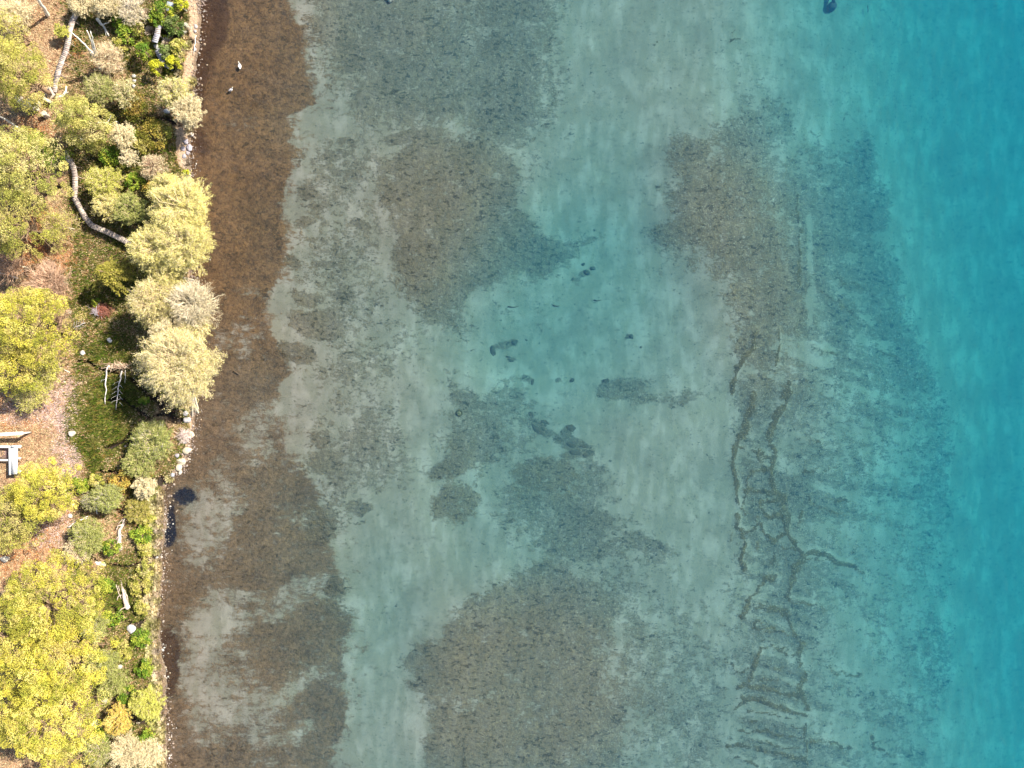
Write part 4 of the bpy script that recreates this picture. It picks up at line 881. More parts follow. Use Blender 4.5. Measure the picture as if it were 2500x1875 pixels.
# white timber rail and frame at the left edge
WP = (.86, .84, .80)
x, y, g = G(10, 1060, 1.3); t = empty("timber_rail", (x, y, g), R(3), "white timber rail on posts at the left edge above the timber frame", "rail")
mb = MB(); mb.box(-.1, 0, 1.3, 3.9, .20, .34, 0, WP); mb.build("rail_beam", M_paint, t)
mb = MB(); mb.box(-.1, .0, 1.495, 3.95, .30, .05, 0, WP); mb.build("cap_board", M_paint, t)
for i in (-1.7, 1.55):
    mb = MB(); mb.box(i, 0, .5, .14, .14, 1.3, 0, WP); mb.build("post", M_paint, t)
x, y, g = G(20, 1125, .8); t = empty("timber_platform", (x, y, g), 0, "white open timber frame with a dark gap at the left edge", "frame")
f = .957
def fr_(nm, px0, px1, py0, py1, z0, z1, c=WP):
    mb = MB(); x0, x1 = (px0-20)*.04*f, (px1-20)*.04*f; y0, y1 = (1125-py1)*.04*f, (1125-py0)*.04*f
    mb.box((x0+x1)/2, (y0+y1)/2, (z0+z1)/2, x1-x0, y1-y0, z1-z0, 0, c); mb.build(nm, M_paint, t)
fr_("cross_beam", -50, 22, 1088, 1093, .62, .80); fr_("plank_top", 26.5, 43, 1094, 1158, .74, .82); fr_("side_beam", 22, 26, 1088, 1160, .60, .86)
fr_("joist", 26.5, 50, 1087, 1093, .60, .88); fr_("joist", 43.4, 49, 1117, 1121, .60, .78); fr_("joist", 43.4, 50, 1149, 1153, .60, .78); fr_("joist", -50, 22, 1122, 1126, .50, .62)
fr_("dark_gap_sheet", -50, 21.5, 1094, 1121.5, .12, .18, (.20, .13, .12)); fr_("post", 23, 25, 1090, 1092, -.4, .6); fr_("post", 23, 25, 1155, 1158, -.4, .6)  # dark-coloured sheet stands in for the dark inside of the open gap
# pale board panels in the upper left
for i, (px, py, w_, h_, rz, hh, lb) in enumerate([(71,251,.50,.85,3,1.1,"widest pale upright board block below the olive tree"),(57,250,.40,.60,5,.9,"narrow pale board block left of the widest one"),(83,248,.36,.5,-4,.8,"short pale board block right of the widest one"),
        (42,240,.30,.75,18,.8,"pale board block at the far left of the row below the olive tree"),(110,242,1.0,.26,-28,.7,"pale slanting board between the board blocks and the steps")]):
    slab(px, py, w_, h_, rz, hh, (.80,.74,.60) if i != 4 else (.76,.68,.46), lb, "board_block", "block", M_paint, "pale boards below the olive tree")
slab(105,277,.42,.42,25,.7,(.55,.48,.40),"small square wooden post stub left of the diamond shaped tree","post_stub","post",M_wood)

# dead trunks, poles and driftwood: points are (px, py, height above the lake)
def W3(p):
    x, y = W(p[0], p[1], p[2]); return np.array([x, y, p[2]])
def snag(name, cat, trunk, r0, r1, label, branches=(), c=(.84,.78,.68), group=None, k=7, jitter=.03):
    P = [W3(p) for p in trunk]; Q = []
    for a, b_ in zip(P[:-1], P[1:]):
        for q in np.linspace(0, 1, 5)[:-1]: Q.append(a+(b_-a)*q+np.array([rnd.gauss(0, jitter), rnd.gauss(0, jitter), rnd.gauss(0, jitter)*.5]))
    Q.append(P[-1]); base = Q[0].copy(); t = empty(name, tuple(base), 0, label, cat, group)
    m = MB(); m.tube(np.array(Q)-base, np.linspace(r0, r1, len(Q)), k, c); m.build("trunk", M_bark, t)
    for br in branches:
        B = [W3(p)-base for p in br[0]]; Bq = []
        for a, b_ in zip(B[:-1], B[1:]):
            for q in np.linspace(0, 1, 4)[:-1]: Bq.append(a+(b_-a)*q+np.array([rnd.gauss(0, .02) for _ in range(3)]))
        Bq.append(B[-1]); m = MB(); m.tube(Bq, np.linspace(br[1], br[1]*.4, len(Bq)), 5, c); m.build("branch", M_bark, t)
    return t
WH = (.90, .86, .78)
snag("dead_trunk", "dead tree", [(120,40,.9),(104,18,2.5),(86,-8,4.5)], .17, .12, "thick white standing trunk cut by the top edge", c=WH)
snag("dead_trunk", "dead tree", [(249,172,.4),(238,148,1.8),(222,126,3.2)], .22, .14, "white trunk forking upward beside the long boardwalk",
  [([(222,126,3.2),(206,108,4.2),(186,90,5.2),(176,80,5.6)],.10),([(238,148,1.8),(230,128,3.2),(222,100,4.6),(212,74,5.6)],.10),([(240,152,1.6),(234,124,3.4),(226,98,4.6),(221,76,5.4)],.09),([(222,126,3.2),(230,134,3.0),(229,110,3.6)],.03)], c=WH)
snag("dead_trunk", "dead tree", [(83,342,.9),(52,318,2.4),(22,296,3.8),(-6,281,5)], .12, .06, "thin white trunk leaning up to the left edge above the pale green crown", [([(80,346,.9),(52,328,1.6),(30,312,2.4)],.05)], c=WH)
snag("dead_trunk", "dead tree", [(60,686,.8),(28,674,1.8),(-6,662,2.8)], .09, .05, "thin pale trunk leaning over the pinkish bush at the left edge", [([(36,668,1.5),(0,656,2.4)],.03)], c=WH)
snag("driftwood_log", "log", [(237,46,.7),(247,58,.7),(254,66,.65),(266,88,.55)], .16, .07, "broken white log with a short stub near the top", [([(250,62,.8),(262,56,1.0),(268,53,1.1)],.06),([(256,70,.7),(259,88,.6)],.05)], c=WH)
snag("driftwood_log", "log", [(132,232,.8),(146,237,.8),(157,232,.8),(161,222,.9),(161,210,1.0)], .19, .05, "bleached crooked driftwood beside the wooden steps", [([(150,236,.8),(157,226,1.1)],.06),([(158,230,.8),(167,224,.9)],.03)], c=(.95,.92,.88))
snag("driftwood_log", "log", [(238,299,.7),(256,300,.7),(270,304,.6),(290,312,.5)], .10, .04, "bleached root beside the diamond shaped green tree", [([(262,301,.7),(268,288,.9),(272,282,1)],.05),([(270,303,.6),(282,296,.8),(290,298,.8)],.05),([(272,305,.6),(284,305,.7),(291,301,.7)],.04)], c=WH)
snag("fallen_branch", "branch", [(115,922,.8),(140,921,.8),(155,918,.8),(163,915,.9)], .05, .02, "white branch lying beside the round yellow green crown", c=WH)
snag("fallen_branch", "branch", [(190,922,.5),(172,911,.8),(150,899,1.0),(128,894,1.1)], .06, .03, "pale fallen branch slanting under the white one", [([(190,928,.5),(197,914,.8)],.04)], c=(.74,.64,.50))
snag("fallen_branch", "branch", [(160,808,.6),(178,801,.8),(208,788,1.0)], .06, .03, "dead grey branch with combed twigs in the shade", [([(178+k*6,801-k*3,.8),(182+k*6,790-k*3-4,1.1)],.02) for k in range(5)]+[([(178+k*6,801-k*3,.8),(190+k*6,806-k*3,1.0)],.02) for k in range(4)], c=(.60,.55,.55))
snag("fallen_branch", "branch", [(166,1288,.7),(182,1276,.8),(197,1268,.8),(214,1261,.8)], .06, .03, "split white branch on the tan path, longest one", [([(188,1276,.7),(200,1270,.8),(212,1265,.8)],.05)], c=WH)
snag("fallen_branch", "branch", [(90,1097-2,.4),(88,1110,.5),(102,1098,.5)], .02, .015, "short pale stick on the litter beside the timber frame", c=WH)
snag("fallen_branch", "branch", [(5,1350,1),(22,1336,1),(50,1319,1)], .05, .02, "thin grey branch under the clumpy green tree", c=(.60,.50,.46))
snag("fallen_branch", "branch", [(236,1716-8,.4),(232,1727,.5),(262,1716,.6),(292,1694,.7)], .03, .015, "thin tan branch across the rounded stone above the orange shrub", c=(.80,.66,.46))
snag("fallen_branch", "branch", [(291,1782,1.0),(289,1766,1.6),(288,1750,2.0),(296,1738,2.4)], .04, .02, "slender pale stem standing in the yellow orange shrub", c=(.86,.80,.56))
snag("standing_post", "post", [(236,1253,.5),(236,1241,.9),(237,1229,1.3)], .06, .05, "thin white post beside the grey leafless bush", c=WH)
snag("fallen_branch", "branch", [(268,1249,.4),(262,1243,.6),(252,1234,.8)], .05, .02, "small curved white branch beside the thin white post", c=WH)
snag("fallen_branch", "branch", [(443,19,.5),(450,24,.5),(457,27,.5)], .04, .02, "small white stick at the back of the top beach", c=WH)
snag("fallen_branch", "branch", [(486,13,.25),(494,13,.2),(503,11,.15)], .02, .01, "thin branch reaching out over the water at the top of the beach", [([(496,13,.2),(507,12,.1),(512,12,.08)],.008)], c=(.40,.28,.24))
snag("fallen_branch", "branch", [(478,88,.25),(475,110,.3),(473,132,.3)], .04, .02, "long thin white pole lying along the top beach", c=(.80,.74,.66))
# windfallen poles hanging from a root mass
t = snag("fallen_tree", "dead tree", [(297,905,1.1),(293,930,1.0),(288,955,.9),(283,1000,.6)], .075, .03, "fallen bare tree with rungs of side branches and a brown root mass",
   [([(294,930-0+k*11,1.0),(284-k,934+k*11,1.1),(274-k,941+k*11,1.2)],.022) for k in range(5)]+[([(292,940+k*14,.9),(300,948+k*14,1.0)],.018) for k in range(4)]+[([(306,904,1.1),(306,920,1.0),(305,936,.9)],.035)], c=(.80,.72,.66))
base = np.array(t.location); mb = MB(); rr_ = np.random.default_rng(3)
for i in range(150):
    q = rr_.uniform(0, 1); p0 = W3((262+q*48, 893+rr_.normal(0, 3)+6*q*(1-q), 1.0+rr_.normal(0, .12)))-base; p1 = p0+rr_.normal(0, 1, 3)*[.30, .22, .12]
    mb.tube([p0, (p0+p1)/2+rr_.normal(0, .04, 3), p1], [.035, .025, .01], 4, np.array([(.55,.40,.28),(.42,.28,.20),(.66,.52,.38)])[rr_.integers(0, 3)], caps=False)
mb.build("root_mass", M_bark, t)
snag("fallen_pole", "pole", [(266,893,1.1),(259,905,1.0),(259,940,.9),(257,987,.7)], .065, .035, "straight white pole lying left of the fallen bare tree", [([(258,926,1.),(249,928,1),(246,933,1)],.015)], c=(.86,.80,.78))
# driftwood trunks
snag("driftwood_log", "log", [(307,1262,.5),(300,1280,.55),(292,1296,.6),(291,1316,.6),(294,1342,.5)], .09, .22, "upper driftwood trunk with splintered white wood on the marsh", [([(300,1280,.6),(288,1284,.8),(283,1294,.8)],.09),([(291,1308,.7),(280,1318,.8)],.06),([(293,1304,.7),(303,1310,.7)],.06),([(305,1266,.6),(299,1268,.7),(288,1280,.9)],.05),([(292,1318,.7),(284,1328,.8),(290,1338,.7)],.05)], c=(.56,.46,.40))
t = snag("driftwood_log", "log", [(296,1416,.5),(299,1436,.55),(303,1456,.6),(309,1480,.65)], .07, .24, "lower driftwood trunk with pronged roots at its thick end", [([(283,1426,.5),(288,1444,.6),(296,1462,.6)],.07),([(303,1440,.6),(310,1455,.7),(313,1474,.7)],.07),([(308,1482,.8),(298,1486,.9),(291,1492,.9),(287,1499,.9)],.07),([(296,1452,.7),(287,1458,.7),(286,1466,.7)],.06),([(309,1482,.8),(318,1484,.8)],.08),([(290,1430,.6),(292,1444,.7)],.05)], c=(.58,.48,.41))
m = rock_mesh(31, (.66,.60,.55), 2, .8, .3); rt = m.build("root_ball", M_stone, t); rt.location = W3((311,1482,.75))-np.array(t.location); rt.scale = (.26, .26, .22)

# ---- boulders
PROTO = []
def boulder(px, py, rpx, label, c=(.66,.64,.62), seed=1, flat=.75, sc=(1, 1), rz=0, dz=0, name="boulder", group="boulders on the bank", z=None):
    c = tuple(v*.72 for v in c)
    m = rock_mesh(seed, c, 3, flat, .22)
    if z is None: x, y, g = G(px, py, .2)
    else: x, y = W(px, py, z); g = z
    o = m.build(name, M_stone, None, True); o.location = (x, y, g+rpx*.04*flat*.35+dz); o.scale = (rpx*.04*sc[0], rpx*.04*sc[1], rpx*.04); o.rotation_euler = (0, 0, R(rz))
    return tag(o, label, "boulder", group)
boulder(266,830,6.5,"round grey white boulder on the marsh, upper of the pair above the fallen tree",(.78,.78,.82),1)
boulder(201,862,7,"bright white boulder on the marsh, left one of the pair above the fallen tree",(.92,.90,.88),2)
boulder(174,1058,8.5,"cream boulder between the pink litter and the marsh",(.80,.72,.60),3)
boulder(318,1537,12,"rounded grey boulder with a flat top at the end of the ditch",(.74,.72,.76),4)
boulder(255,1708,10,"round brown topped stone above the yellow orange shrub",(.62,.52,.48),5)
boulder(335,1772,10,"mossy tan stone beside the lowest creek",(.64,.58,.46),6)
boulder(405,271,7,"small triangular white stone beside the cream shrub pair",(.88,.84,.80),7,sc=(1.2,.8))
boulder(272,1631,8,"cream white stone, left one of a close pair",(.86,.80,.68),8)
boulder(291,1629,6.5,"cream white stone, right one of a close pair",(.84,.80,.64),9)
boulder(325,184,5,"small pale stone near the creamy shrub, upper of a short row",(.76,.74,.70),10)
boulder(326,196,5,"small pale stone, second down in the short row",(.70,.68,.66),11)
boulder(325,208,5,"small pale stone, lowest in the short row",(.78,.76,.70),12)
boulder(173,1232,6,"pale stone at the right tip of the clumpy green tree",(.80,.72,.60),13)
boulder(170,1259,6,"pale stone beside the split white branch",(.86,.82,.72),14)
boulder(10,1366,9,"pale tan stone at the left edge above the topmost big crown",(.82,.74,.62),15,sc=(1.3,.9))
boulder(381,1363,4,"small white stone where the ditch meets the beach tufts",(.84,.84,.88),16)
boulder(195,340,4,"small white stone beside the diamond shaped tree",(.86,.84,.80),17)
boulder(304,1090,2.6,"tiny white stone in the curving creek on the marsh",(.86,.84,.80),18)
boulder(354,1017,2.6,"tiny white stone near the creek fork",(.80,.80,.84),19)
boulder(340,950,3,"tiny pale stone in the diagonal creek",(.70,.70,.76),20)
for i, (px, py, r_, sc) in enumerate([(463,1061,10,(1.2,.8)),(455,1100,11,(1.2,.9)),(440,1127,11,(1.1,.9)),(434,1142,9,(1,1)),(438,1152,7,(.8,1.1)),(430,1112,6,(1,1)),(448,1078,7,(1,1)),(452,1010,7,(1,1)),(455,1026,9,(1.1,1.1)),(420,1160,6,(1,1)),(460,360,8,(1,1.1)),(452,345,7,(1,1)),(456,372,6,(1,1)),(448,380,6,(1,1)),(445,362,6,(1,1)),(474,75,5,(1,1)),(476,62,5,(1,1.2))]):
    lbs = ["grass topped boulder at the shingle point, upper one","cream rounded boulder at the shingle point above the dark pocket","cream boulder in the middle of the shingle point","small cream boulder right below the middle one at the point","narrow pale boulder at the lower end of the point",
      "grey stone on the land side of the shingle point","grey stone among the roots at the point","grey stone at the foot of the forked white trunks","flat grey boulder just below the forked white trunks","bluish stone at the mouth of the lower creek",
      "lavender grey stone in the pile above the big crowns, nearest the water","lavender grey stone at the top of the pile above the big crowns","grey stone at the right foot of the pile above the big crowns","lowest grey stone of the pile above the big crowns","grey stone on the land side of the pile above the big crowns",
      "small grey stone on the top beach, lower of two","small grey stone on the top beach, upper of two"]
    boulder(px, py, r_, lbs[i], [(.78,.68,.50),(.80,.70,.52),(.82,.72,.54),(.76,.68,.52),(.74,.66,.56),(.5,.46,.5),(.55,.5,.5),(.62,.58,.56),(.60,.56,.56),(.50,.52,.62),(.60,.54,.60),(.62,.56,.62),(.56,.5,.52),(.52,.5,.54),(.56,.5,.54),(.55,.5,.5),(.6,.55,.54)][i], 40+i, .6, sc, group="boulders at the waterline")
# white stump
x, y, g = G(228, 1770, .4); t = empty("tree_stump", (x, y, g), 0, "jagged white stump beside the lowest big crown", "stump")
mb = MB(); mb.tube([(0, 0, -.1), (0, 0, .25), (.03, .02, .45)], [.34, .28, .2], 9, (.92, .88, .82)); mb.build("stump_wood", M_bark, t)
for i in range(6):
    a = i*1.05; mb = MB(); mb.tube([(.1*math.cos(a), .1*math.sin(a), .2), (.35*math.cos(a), .35*math.sin(a), .3), (.5*math.cos(a), .55*math.sin(a), .15)], [.07, .05, .02], 5, (.92, .88, .82)); mb.build("root", M_bark, t)
# brush heap and root tangle
def heap(px, py, rx, ry, h, cols, label, name, cat, n, seed):
    r = np.random.default_rng(seed); x, y, g = G(px, py, .3); P0 = np.c_[r.normal(0, rx*.45, n), r.normal(0, ry*.45, n), np.zeros(n)]
    P0[:, 2] = h*np.exp(-(P0[:, 0]/rx)**2-(P0[:, 1]/ry)**2)*r.uniform(.2, 1, n); d = r.normal(size=(n, 3))*[.28, .28, .1]
    mb = MB(); mb.segs(P0-d, P0+d, .016, .008, 4, np.array(cols)[r.integers(0, len(cols), n)]); o = mb.build(name, M_twig); o.location = (x, y, g); tag(o, label, cat)
heap(248,757,.75,.55,.7,[(.34,.12,.08),(.42,.20,.14),(.26,.10,.08)],"red brown heap of cut twigs in the dark shaded hollow","brush_heap","brush heap",420,61)
heap(236,762,.35,.3,.8,[(.62,.55,.60),(.5,.45,.5)],"small pale twig bundle lying on the red brown heap","twig_bundle","twigs",60,62)
heap(448,1064,.55,.5,.6,[(.86,.72,.62),(.72,.58,.52),(.60,.46,.44)],"pale tangle of exposed roots at the shingle point","root_tangle","roots",260,63)
# tufts of dry grass along the beach
def tuft_mesh(seed, c1):
    r = np.random.default_rng(seed); mb = MB(); n = 230; a = r.uniform(0, 6.28, n); q = r.uniform(.2, 1, n)
    c = np.array(c1)[r.integers(0, len(c1), n)]*r.uniform(.8, 1.15, (n, 1))
    bx = .12*np.cos(a)*q; by = .12*np.sin(a)*q; w_ = .02; L = .28*(.6+.5*q)
    V = np.stack([np.stack([bx-w_*np.sin(a), by+w_*np.cos(a), 0*a-.05], 1), np.stack([bx+w_*np.sin(a), by-w_*np.cos(a), 0*a-.05], 1),
        np.stack([bx+L*q*np.cos(a)*1.05+w_*.7*np.sin(a), by+L*q*np.sin(a)*1.05-w_*.7*np.cos(a), .30-.14*q], 1), np.stack([bx+L*q*np.cos(a)*1.05-w_*.7*np.sin(a), by+L*q*np.sin(a)*1.05+w_*.7*np.cos(a), .30-.14*q], 1)], 1).reshape(-1, 3)
    mb.add(V, q=(np.arange(n)*4)[:, None]+np.arange(4)[None], c=np.repeat(c, 4, axis=0)); return mb
TP = []
for sd2, cc in [(1, [(.78,.66,.42),(.84,.74,.52),(.66,.56,.34)]), (2, [(.72,.64,.34),(.82,.74,.48),(.58,.54,.24)]), (3, [(.80,.66,.50),(.86,.76,.62),(.60,.48,.38)]), (4, [(.56,.56,.20),(.70,.66,.30),(.44,.46,.14)])]:
    TP.append(tuft_mesh(sd2, cc).mesh("grass_tuft", M_grass))
def tuft(px, py, s, kind, label, group):
    x, y, g = G(px, py, .1); o = bpy.data.objects.new("grass_tuft", TP[kind]); col.objects.link(o); o.location = (x, y, g); s *= .04/.36; o.scale = (s, s, s*1.1); o.rotation_euler = (0, 0, rnd.uniform(0, 6.28))
    tag(o, label, "grass tuft", group)
ORD = "first second third fourth fifth sixth seventh eighth ninth tenth eleventh twelfth thirteenth fourteenth fifteenth sixteenth seventeenth eighteenth nineteenth twentieth".split()
MARKS = [(1178, "the mouth of the lower creek"), (1362, "the mouth of the ditch"), (1520, "the rounded grey boulder"), (1762, "the lowest creek")]
cnt = {}
def tlabel(py, kind):
    mk = [m_ for m_ in MARKS if m_[0] <= py][-1][1]; n = cnt[(mk, kind)] = cnt.get((mk, kind), -1)+1
    return f"{'cream' if kind else 'yellowish'} grass tuft {'on' if kind else 'inland of'} the waterline, {ORD[n]} one below {mk}"
py = 1196.0
while py < 1880:
    sx = float(np.interp(py, SHORE[:,0], SHORE[:,1])); s = rnd.uniform(9, 14)
    if not 1330+28 < py < 1330+40:
        tuft(sx-rnd.uniform(7, 12), py, s, rnd.choice([0, 0, 1, 2]), tlabel(py, 1), "grass tufts along the lower waterline")
        if rnd.random() < .75: tuft(sx-rnd.uniform(20, 32), py+rnd.uniform(-4, 4), s*rnd.uniform(.8, 1.2), rnd.choice([0, 1, 3, 3]), tlabel(py, 0), "grass tufts inland of the lower waterline")
    py += s*rnd.uniform(.9, 1.35)
for px, py_, s, k, lb in [(456,96,13,0,"cream grass tuft on the top beach beside the silvery bush"),(462,112,11,1,"pale grass tuft below the silvery bush"),(448,134,12,0,"cream grass tuft at the back of the top beach beside a long pole"),(440,178,12,0,"cream grass tuft at the back of the beach above the cream shrubs"),
    (470,200,13,1,"yellowish grass tuft on the beach right of the cream shrubs"),(465,218,10,0,"small cream grass tuft at the beach edge right of the cream shrubs"),(357,32,11,2,"pinkish grass tuft left of the upper plank walk"),(366,76,11,2,"pale tuft left of the upper plank walk"),(408,106,12,2,"pale dead tuft right of the upper plank walk foot"),
    (380,30,12,0,"pale tuft in the green bushes near the top edge"),(462,318,13,0,"cream tuft on the beach above the stone pile"),(458,400,12,2,"pinkish tuft on the shingle above the big crowns"),(415,1166,12,1,"yellow tuft at the mouth of the lower creek"),(345,1165,12,0,"cream tuft, left one of the clump by the creek mouth"),(366,1172,13,0,"cream tuft, middle one of the clump by the creek mouth"),
    (340,1180,12,0,"cream tuft, lower one of the clump by the creek mouth"),(338,1214,11,1,"cream tuft below the clump by the creek mouth"),(355,1384,15,0,"broad cream tuft at the beach end of the ditch"),(368,1395,12,1,"yellow cream tuft below the broad one at the ditch")]:
    tuft(px, py_, s, k, lb, "grass tufts on the upper bank")

# ------------------------------------------------------------------ in the lake
def zb(px, py):
    x, y = W(px, py, 0); return -float(bed_depth(np.array([x]), np.array([y]))[0])
def lakerock(px, py, rx, ry, rz, label, c=(.16,.15,.12), seed=3, flat=.45, group="dark rocks on the lake bed", mat=None):
    z = zb(px, py); x, y = W(px, py, z); m = rock_mesh(seed, c, 3, 1.0, .35); o = m.build("underwater_rock", mat or M_stone, None, True)
    o.location = (x, y, z+.02); o.scale = (rx*.04, ry*.04, min(rx, ry)*.04*flat); o.rotation_euler = (0, 0, R(-rz)); return tag(o, label, "rock", group)
for i, a in enumerate([(1481,930,9,7,0,"round dark rock at the left end of the brown underwater bank"),(1434,665,9,7,20,"dark rock among three, lowest, beside the pale sand above centre"),(1447,655,8,5,10,"dark rock among three, right one, above centre"),(1424,645,5,4,0,"small dark rock among three, left one, above centre"),
    (1257,835,9,7,0,"dark boulder in the turquoise patch left of centre"),(1204,856,13,7,80,"ragged dark rock left of the boulder in the turquoise patch"),(1248,881,7,3,5,"thin dark rock below the boulder in the turquoise patch"),(1240,871,6,3,10,"smaller thin dark rock just above the other thin one"),
    (1397,928,7,5,-30,"small dark rock alone below centre"),(1542,822,7,6,40,"small dark rock alone right of centre"),(1312,1048,22,8,42,"long dark slab lying diagonally above the slab cluster"),(1330,1030,14,6,20,"flat brown slab above the long dark one"),(1395,1045,13,9,30,"flat slab at the top of the slab cluster"),
    (1365,1074,16,4,15,"thin dark slab at the left of the slab cluster"),(1400,1085,17,9,15,"broad slab in the middle of the slab cluster"),(1430,1090,15,6,5,"slab at the right of the slab cluster"),(1408,1106,17,8,10,"lowest broad slab of the slab cluster"),(1430,1112,9,8,0,"lowest right slab of the slab cluster"),
    (1296,1012,9,6,50,"dark slab at the upper end of the diagonal slab"),(1300,932,4,9,10,"narrow dark rock left of the lone rock below centre"),(1285,600+230,4,2,30,"tiny dark rock right of the boulder in the turquoise patch"),(1565,748+100,4,3,20,"tiny dark rock right of the lone rock")]):
    lakerock(*a, seed=200+i, flat=.45 if i < 10 else .18, c=(.050,.045,.035) if i < 10 else (.060,.048,.034))
# sunken tyre
z = zb(1122, 1008); x, y = W(1122, 1008, z); ty = empty("sunken_tyre", (x, y, z+.1), 0, "round sunken tyre lying flat on the pale sand beside the weed", "tyre")
def ring(R0, r0, n=36, k=10, c=(.2,.17,.1), sz=.7):
    a = np.linspace(0, 2*math.pi, n, endpoint=False); b2 = np.linspace(0, 2*math.pi, k, endpoint=False); A_, B_ = np.meshgrid(a, b2, indexing='ij')
    V = np.stack([(R0+r0*np.cos(B_))*np.cos(A_), (R0+r0*np.cos(B_))*np.sin(A_), r0*np.sin(B_)*sz], -1).reshape(-1, 3)
    Q = [(i*k+j, ((i+1) % n)*k+j, ((i+1) % n)*k+(j+1) % k, i*k+(j+1) % k) for i in range(n) for j in range(k)]; m = MB(); m.add(V, q=Q, c=c); return m
ring(.26, .09, c=(.05,.045,.025)).build("tread", M_rubber, ty, True)
m = ring(.16, .025, c=(.17,.14,.07)); m.tube([(0, 0, -.02), (0, 0, .03)], [.13, .12], 20, (.16, .13, .07)); m.build("rim", M_rubber, ty, True)
# mooring block cut by the top edge
z = zb(2030, 16); x, y = W(2030, 17, z); mo = empty("mooring_block", (x, y, z), 0, "dark round mooring block with a thick chain at the top edge in blue water", "mooring block")
mb = MB(); mb.tube([(0, 0, -.1), (0, 0, .3), (0, 0, .42), (0, 0, .46)], [.44, .42, .36, .2], 20, (.03, .035, .05)); mb.build("block", M_rubber, mo, True)
mb = MB(); mb.tube([(0, .2, .45), (.02, .6, .40), (.06, 1.0, .3), (.02, 1.6, .15)], [.16, .17, .22, .22], 10, (.03, .035, .06)); mb.build("chain", M_rubber, mo, True)
# board crate cut by the top edge
z = zb(955, 0); x, y = W(955, -4, z); cr = empty("sunken_crate", (x, y, z), R(38), "tan wooden crate lid lying on the lake bed at the top edge", "crate")
mb = MB(); mb.box(0, 0, .2, .86, .72, .04, 0, (.50,.38,.30)); mb.build("lid", M_wood, cr)
for sd2 in (-1, 1):
    mb = MB(); mb.box(0, sd2*.34, .08, .86, .04, .2, 0, (.22,.16,.12)); mb.build("side_board", M_wood, cr)
    mb = MB(); mb.box(sd2*.41, 0, .08, .04, .62, .2, 0, (.22,.16,.12)); mb.build("end_board", M_wood, cr)
mb = MB(); mb.box(-.05, -.02, .235, .10, .70, .03, 0, (.30,.22,.18)); mb.build("batten", M_wood, cr)
def lakestick(pts, r0, label, c=(.09,.06,.04), z=None):
    P = [];
    for px, py in pts:
        zz_ = (zb(px, py)+.08) if z is None else z; x, y = W(px, py, zz_); P.append((x, y, zz_))
    mb = MB(); b0 = np.array(P[0]); mb.tube(np.array(P)-b0, np.linspace(r0, r0*.5, len(P)), 6, c); o = mb.build("sunken_stick", M_bark); o.location = b0; tag(o, label, "stick", "sunken sticks")
lakestick([(570,906),(576,909),(583,914)], .09, "short dark stick in the shallows beside the round cream tree", z=-.12)
lakestick([(1451,732),(1458,734),(1468,732)], .05, "thin dark stick lying on turquoise sand above centre")
lakestick([(1240,748),(1253,750),(1266,748)], .05, "thin dark twiggy stick left of centre on the turquoise sand")
lakestick([(1350,745),(1358,747),(1366,747)], .05, "thin curved stick between the two other sticks near centre")
lakestick([(2118,14),(2119,22),(2119,30)], .05, "short upright stick in blue water right of the mooring block")
lakestick([(1150,856),(1158,852)], .04, "tiny stick at the left rim of the turquoise patch")

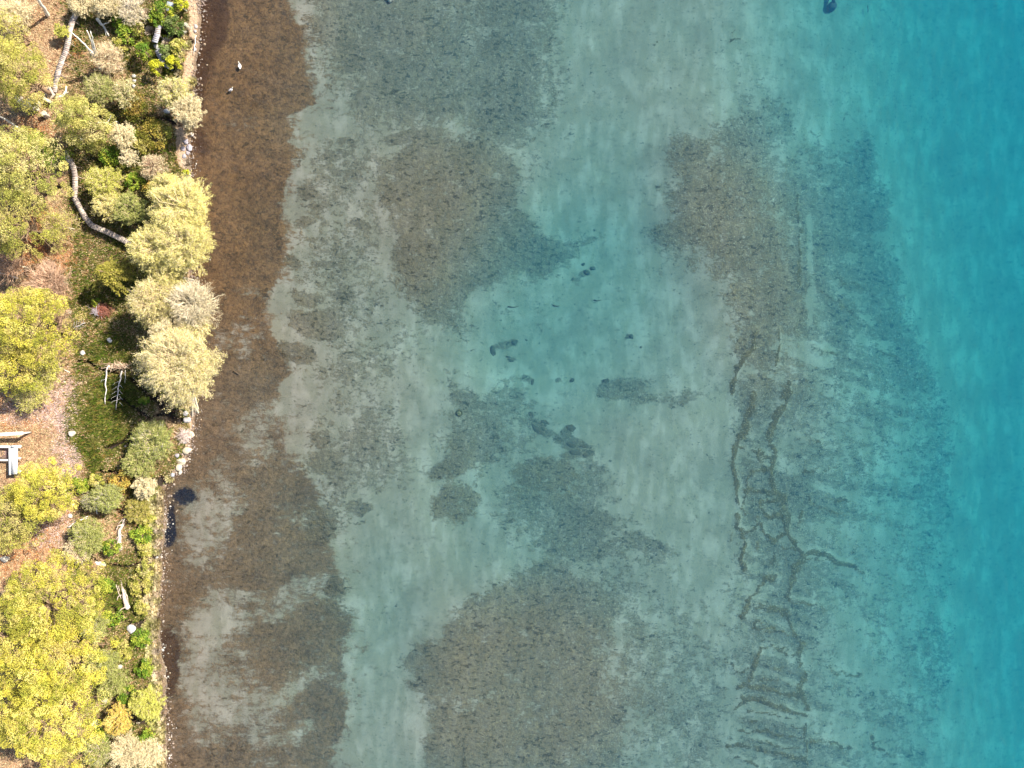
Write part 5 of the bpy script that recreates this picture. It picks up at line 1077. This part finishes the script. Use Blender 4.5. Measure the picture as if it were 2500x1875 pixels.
# ------------------------------------------------------------------ water birds
def bird(px, py, head_deg, label, cbody, cback, ctail, L=.62, neck=.2, seed=0):
    x, y = W(px, py, .1); t = empty("water_bird", (x, y, .02), R(head_deg), label, "bird", "water birds near the top shore")
    pr = [(-.32,.015,.02,.10),(-.27,.05,.03,.09),(-.20,.085,.06,.07),(-.10,.125,.10,.06),(.02,.14,.12,.06),(.12,.115,.11,.07),(.19,.07,.085,.11),(.215,.042,.05,.19),(.235,.034,.036,.26),(.27,.040,.040,.30),(.31,.042,.042,.31),(.345,.028,.03,.305),(.36,.010,.012,.30)]
    k = 14; V = []; sc = L/.68; C_ = []
    for i, (u_, w_, h_, zc) in enumerate(pr):
        for j in range(k):
            a = 6.283*j/k; V.append((u_*sc, w_*math.cos(a)*sc, (zc+h_*math.sin(a))*sc)); C_.append(ctail if i < 2 else cbody)
    n = len(pr); Q = [(i*k+j, i*k+(j+1) % k, (i+1)*k+(j+1) % k, (i+1)*k+j) for i in range(n-1) for j in range(k)]
    V.append((pr[0][0]*sc-.01, 0, pr[0][3]*sc)); V.append((pr[-1][0]*sc+.004, 0, pr[-1][3]*sc)); C_ += [ctail, cbody]; m = n*k
    T = [(m, (j+1) % k, j) for j in range(k)]+[(m+1, (n-1)*k+j, (n-1)*k+(j+1) % k) for j in range(k)]
    mb = MB(); mb.add(V, q=Q, t=T, c=np.array(C_)); mb.build("body", M_bird, t, True)
    for s_ in (-1, 1):
        V = []; kk = 8
        for u_, w_, h_, yc, zc in [(.10,.02,.012,.085,.15),(.05,.055,.022,.095,.155),(-.06,.06,.024,.09,.155),(-.16,.045,.018,.065,.14),(-.26,.022,.010,.035,.125),(-.33,.006,.005,.012,.12)]:
            for j in range(kk):
                a = 6.283*j/kk; V.append((u_*sc, (s_*yc+w_*math.cos(a))*sc, (zc+h_*math.sin(a)+.012)*sc))
        Q = [(i*kk+j, i*kk+(j+1) % kk, (i+1)*kk+(j+1) % kk, (i+1)*kk+j) for i in range(5) for j in range(kk)]
        mb = MB(); mb.add(V, q=Q, c=cback); mb.build("wing", M_bird, t, True)
        mb = MB(); mb.tube([(.335*sc, s_*.030*sc, .325*sc), (.34*sc, s_*.036*sc, .326*sc)], [.006, .005], 6, (.02, .02, .02)); mb.build("eye", M_rubber, t)
    mb = MB(); mb.tube([(.355*sc, 0, .30*sc), (.385*sc, 0, .295*sc), (.42*sc, 0, .285*sc)], [.016, .012, .004], 6, (.70, .48, .14)); mb.build("bill", M_bird, t)
bird(585.5,161, 97, "white water bird with its neck stretched toward the top of the photo", (.90,.89,.85), (.86,.85,.82), (.88,.86,.84), L=.66)
bird(563.5,219, 32, "white water bird with dark grey wings, lower of the two birds", (.90,.88,.86), (.16,.15,.18), (.10,.09,.10), L=.60)
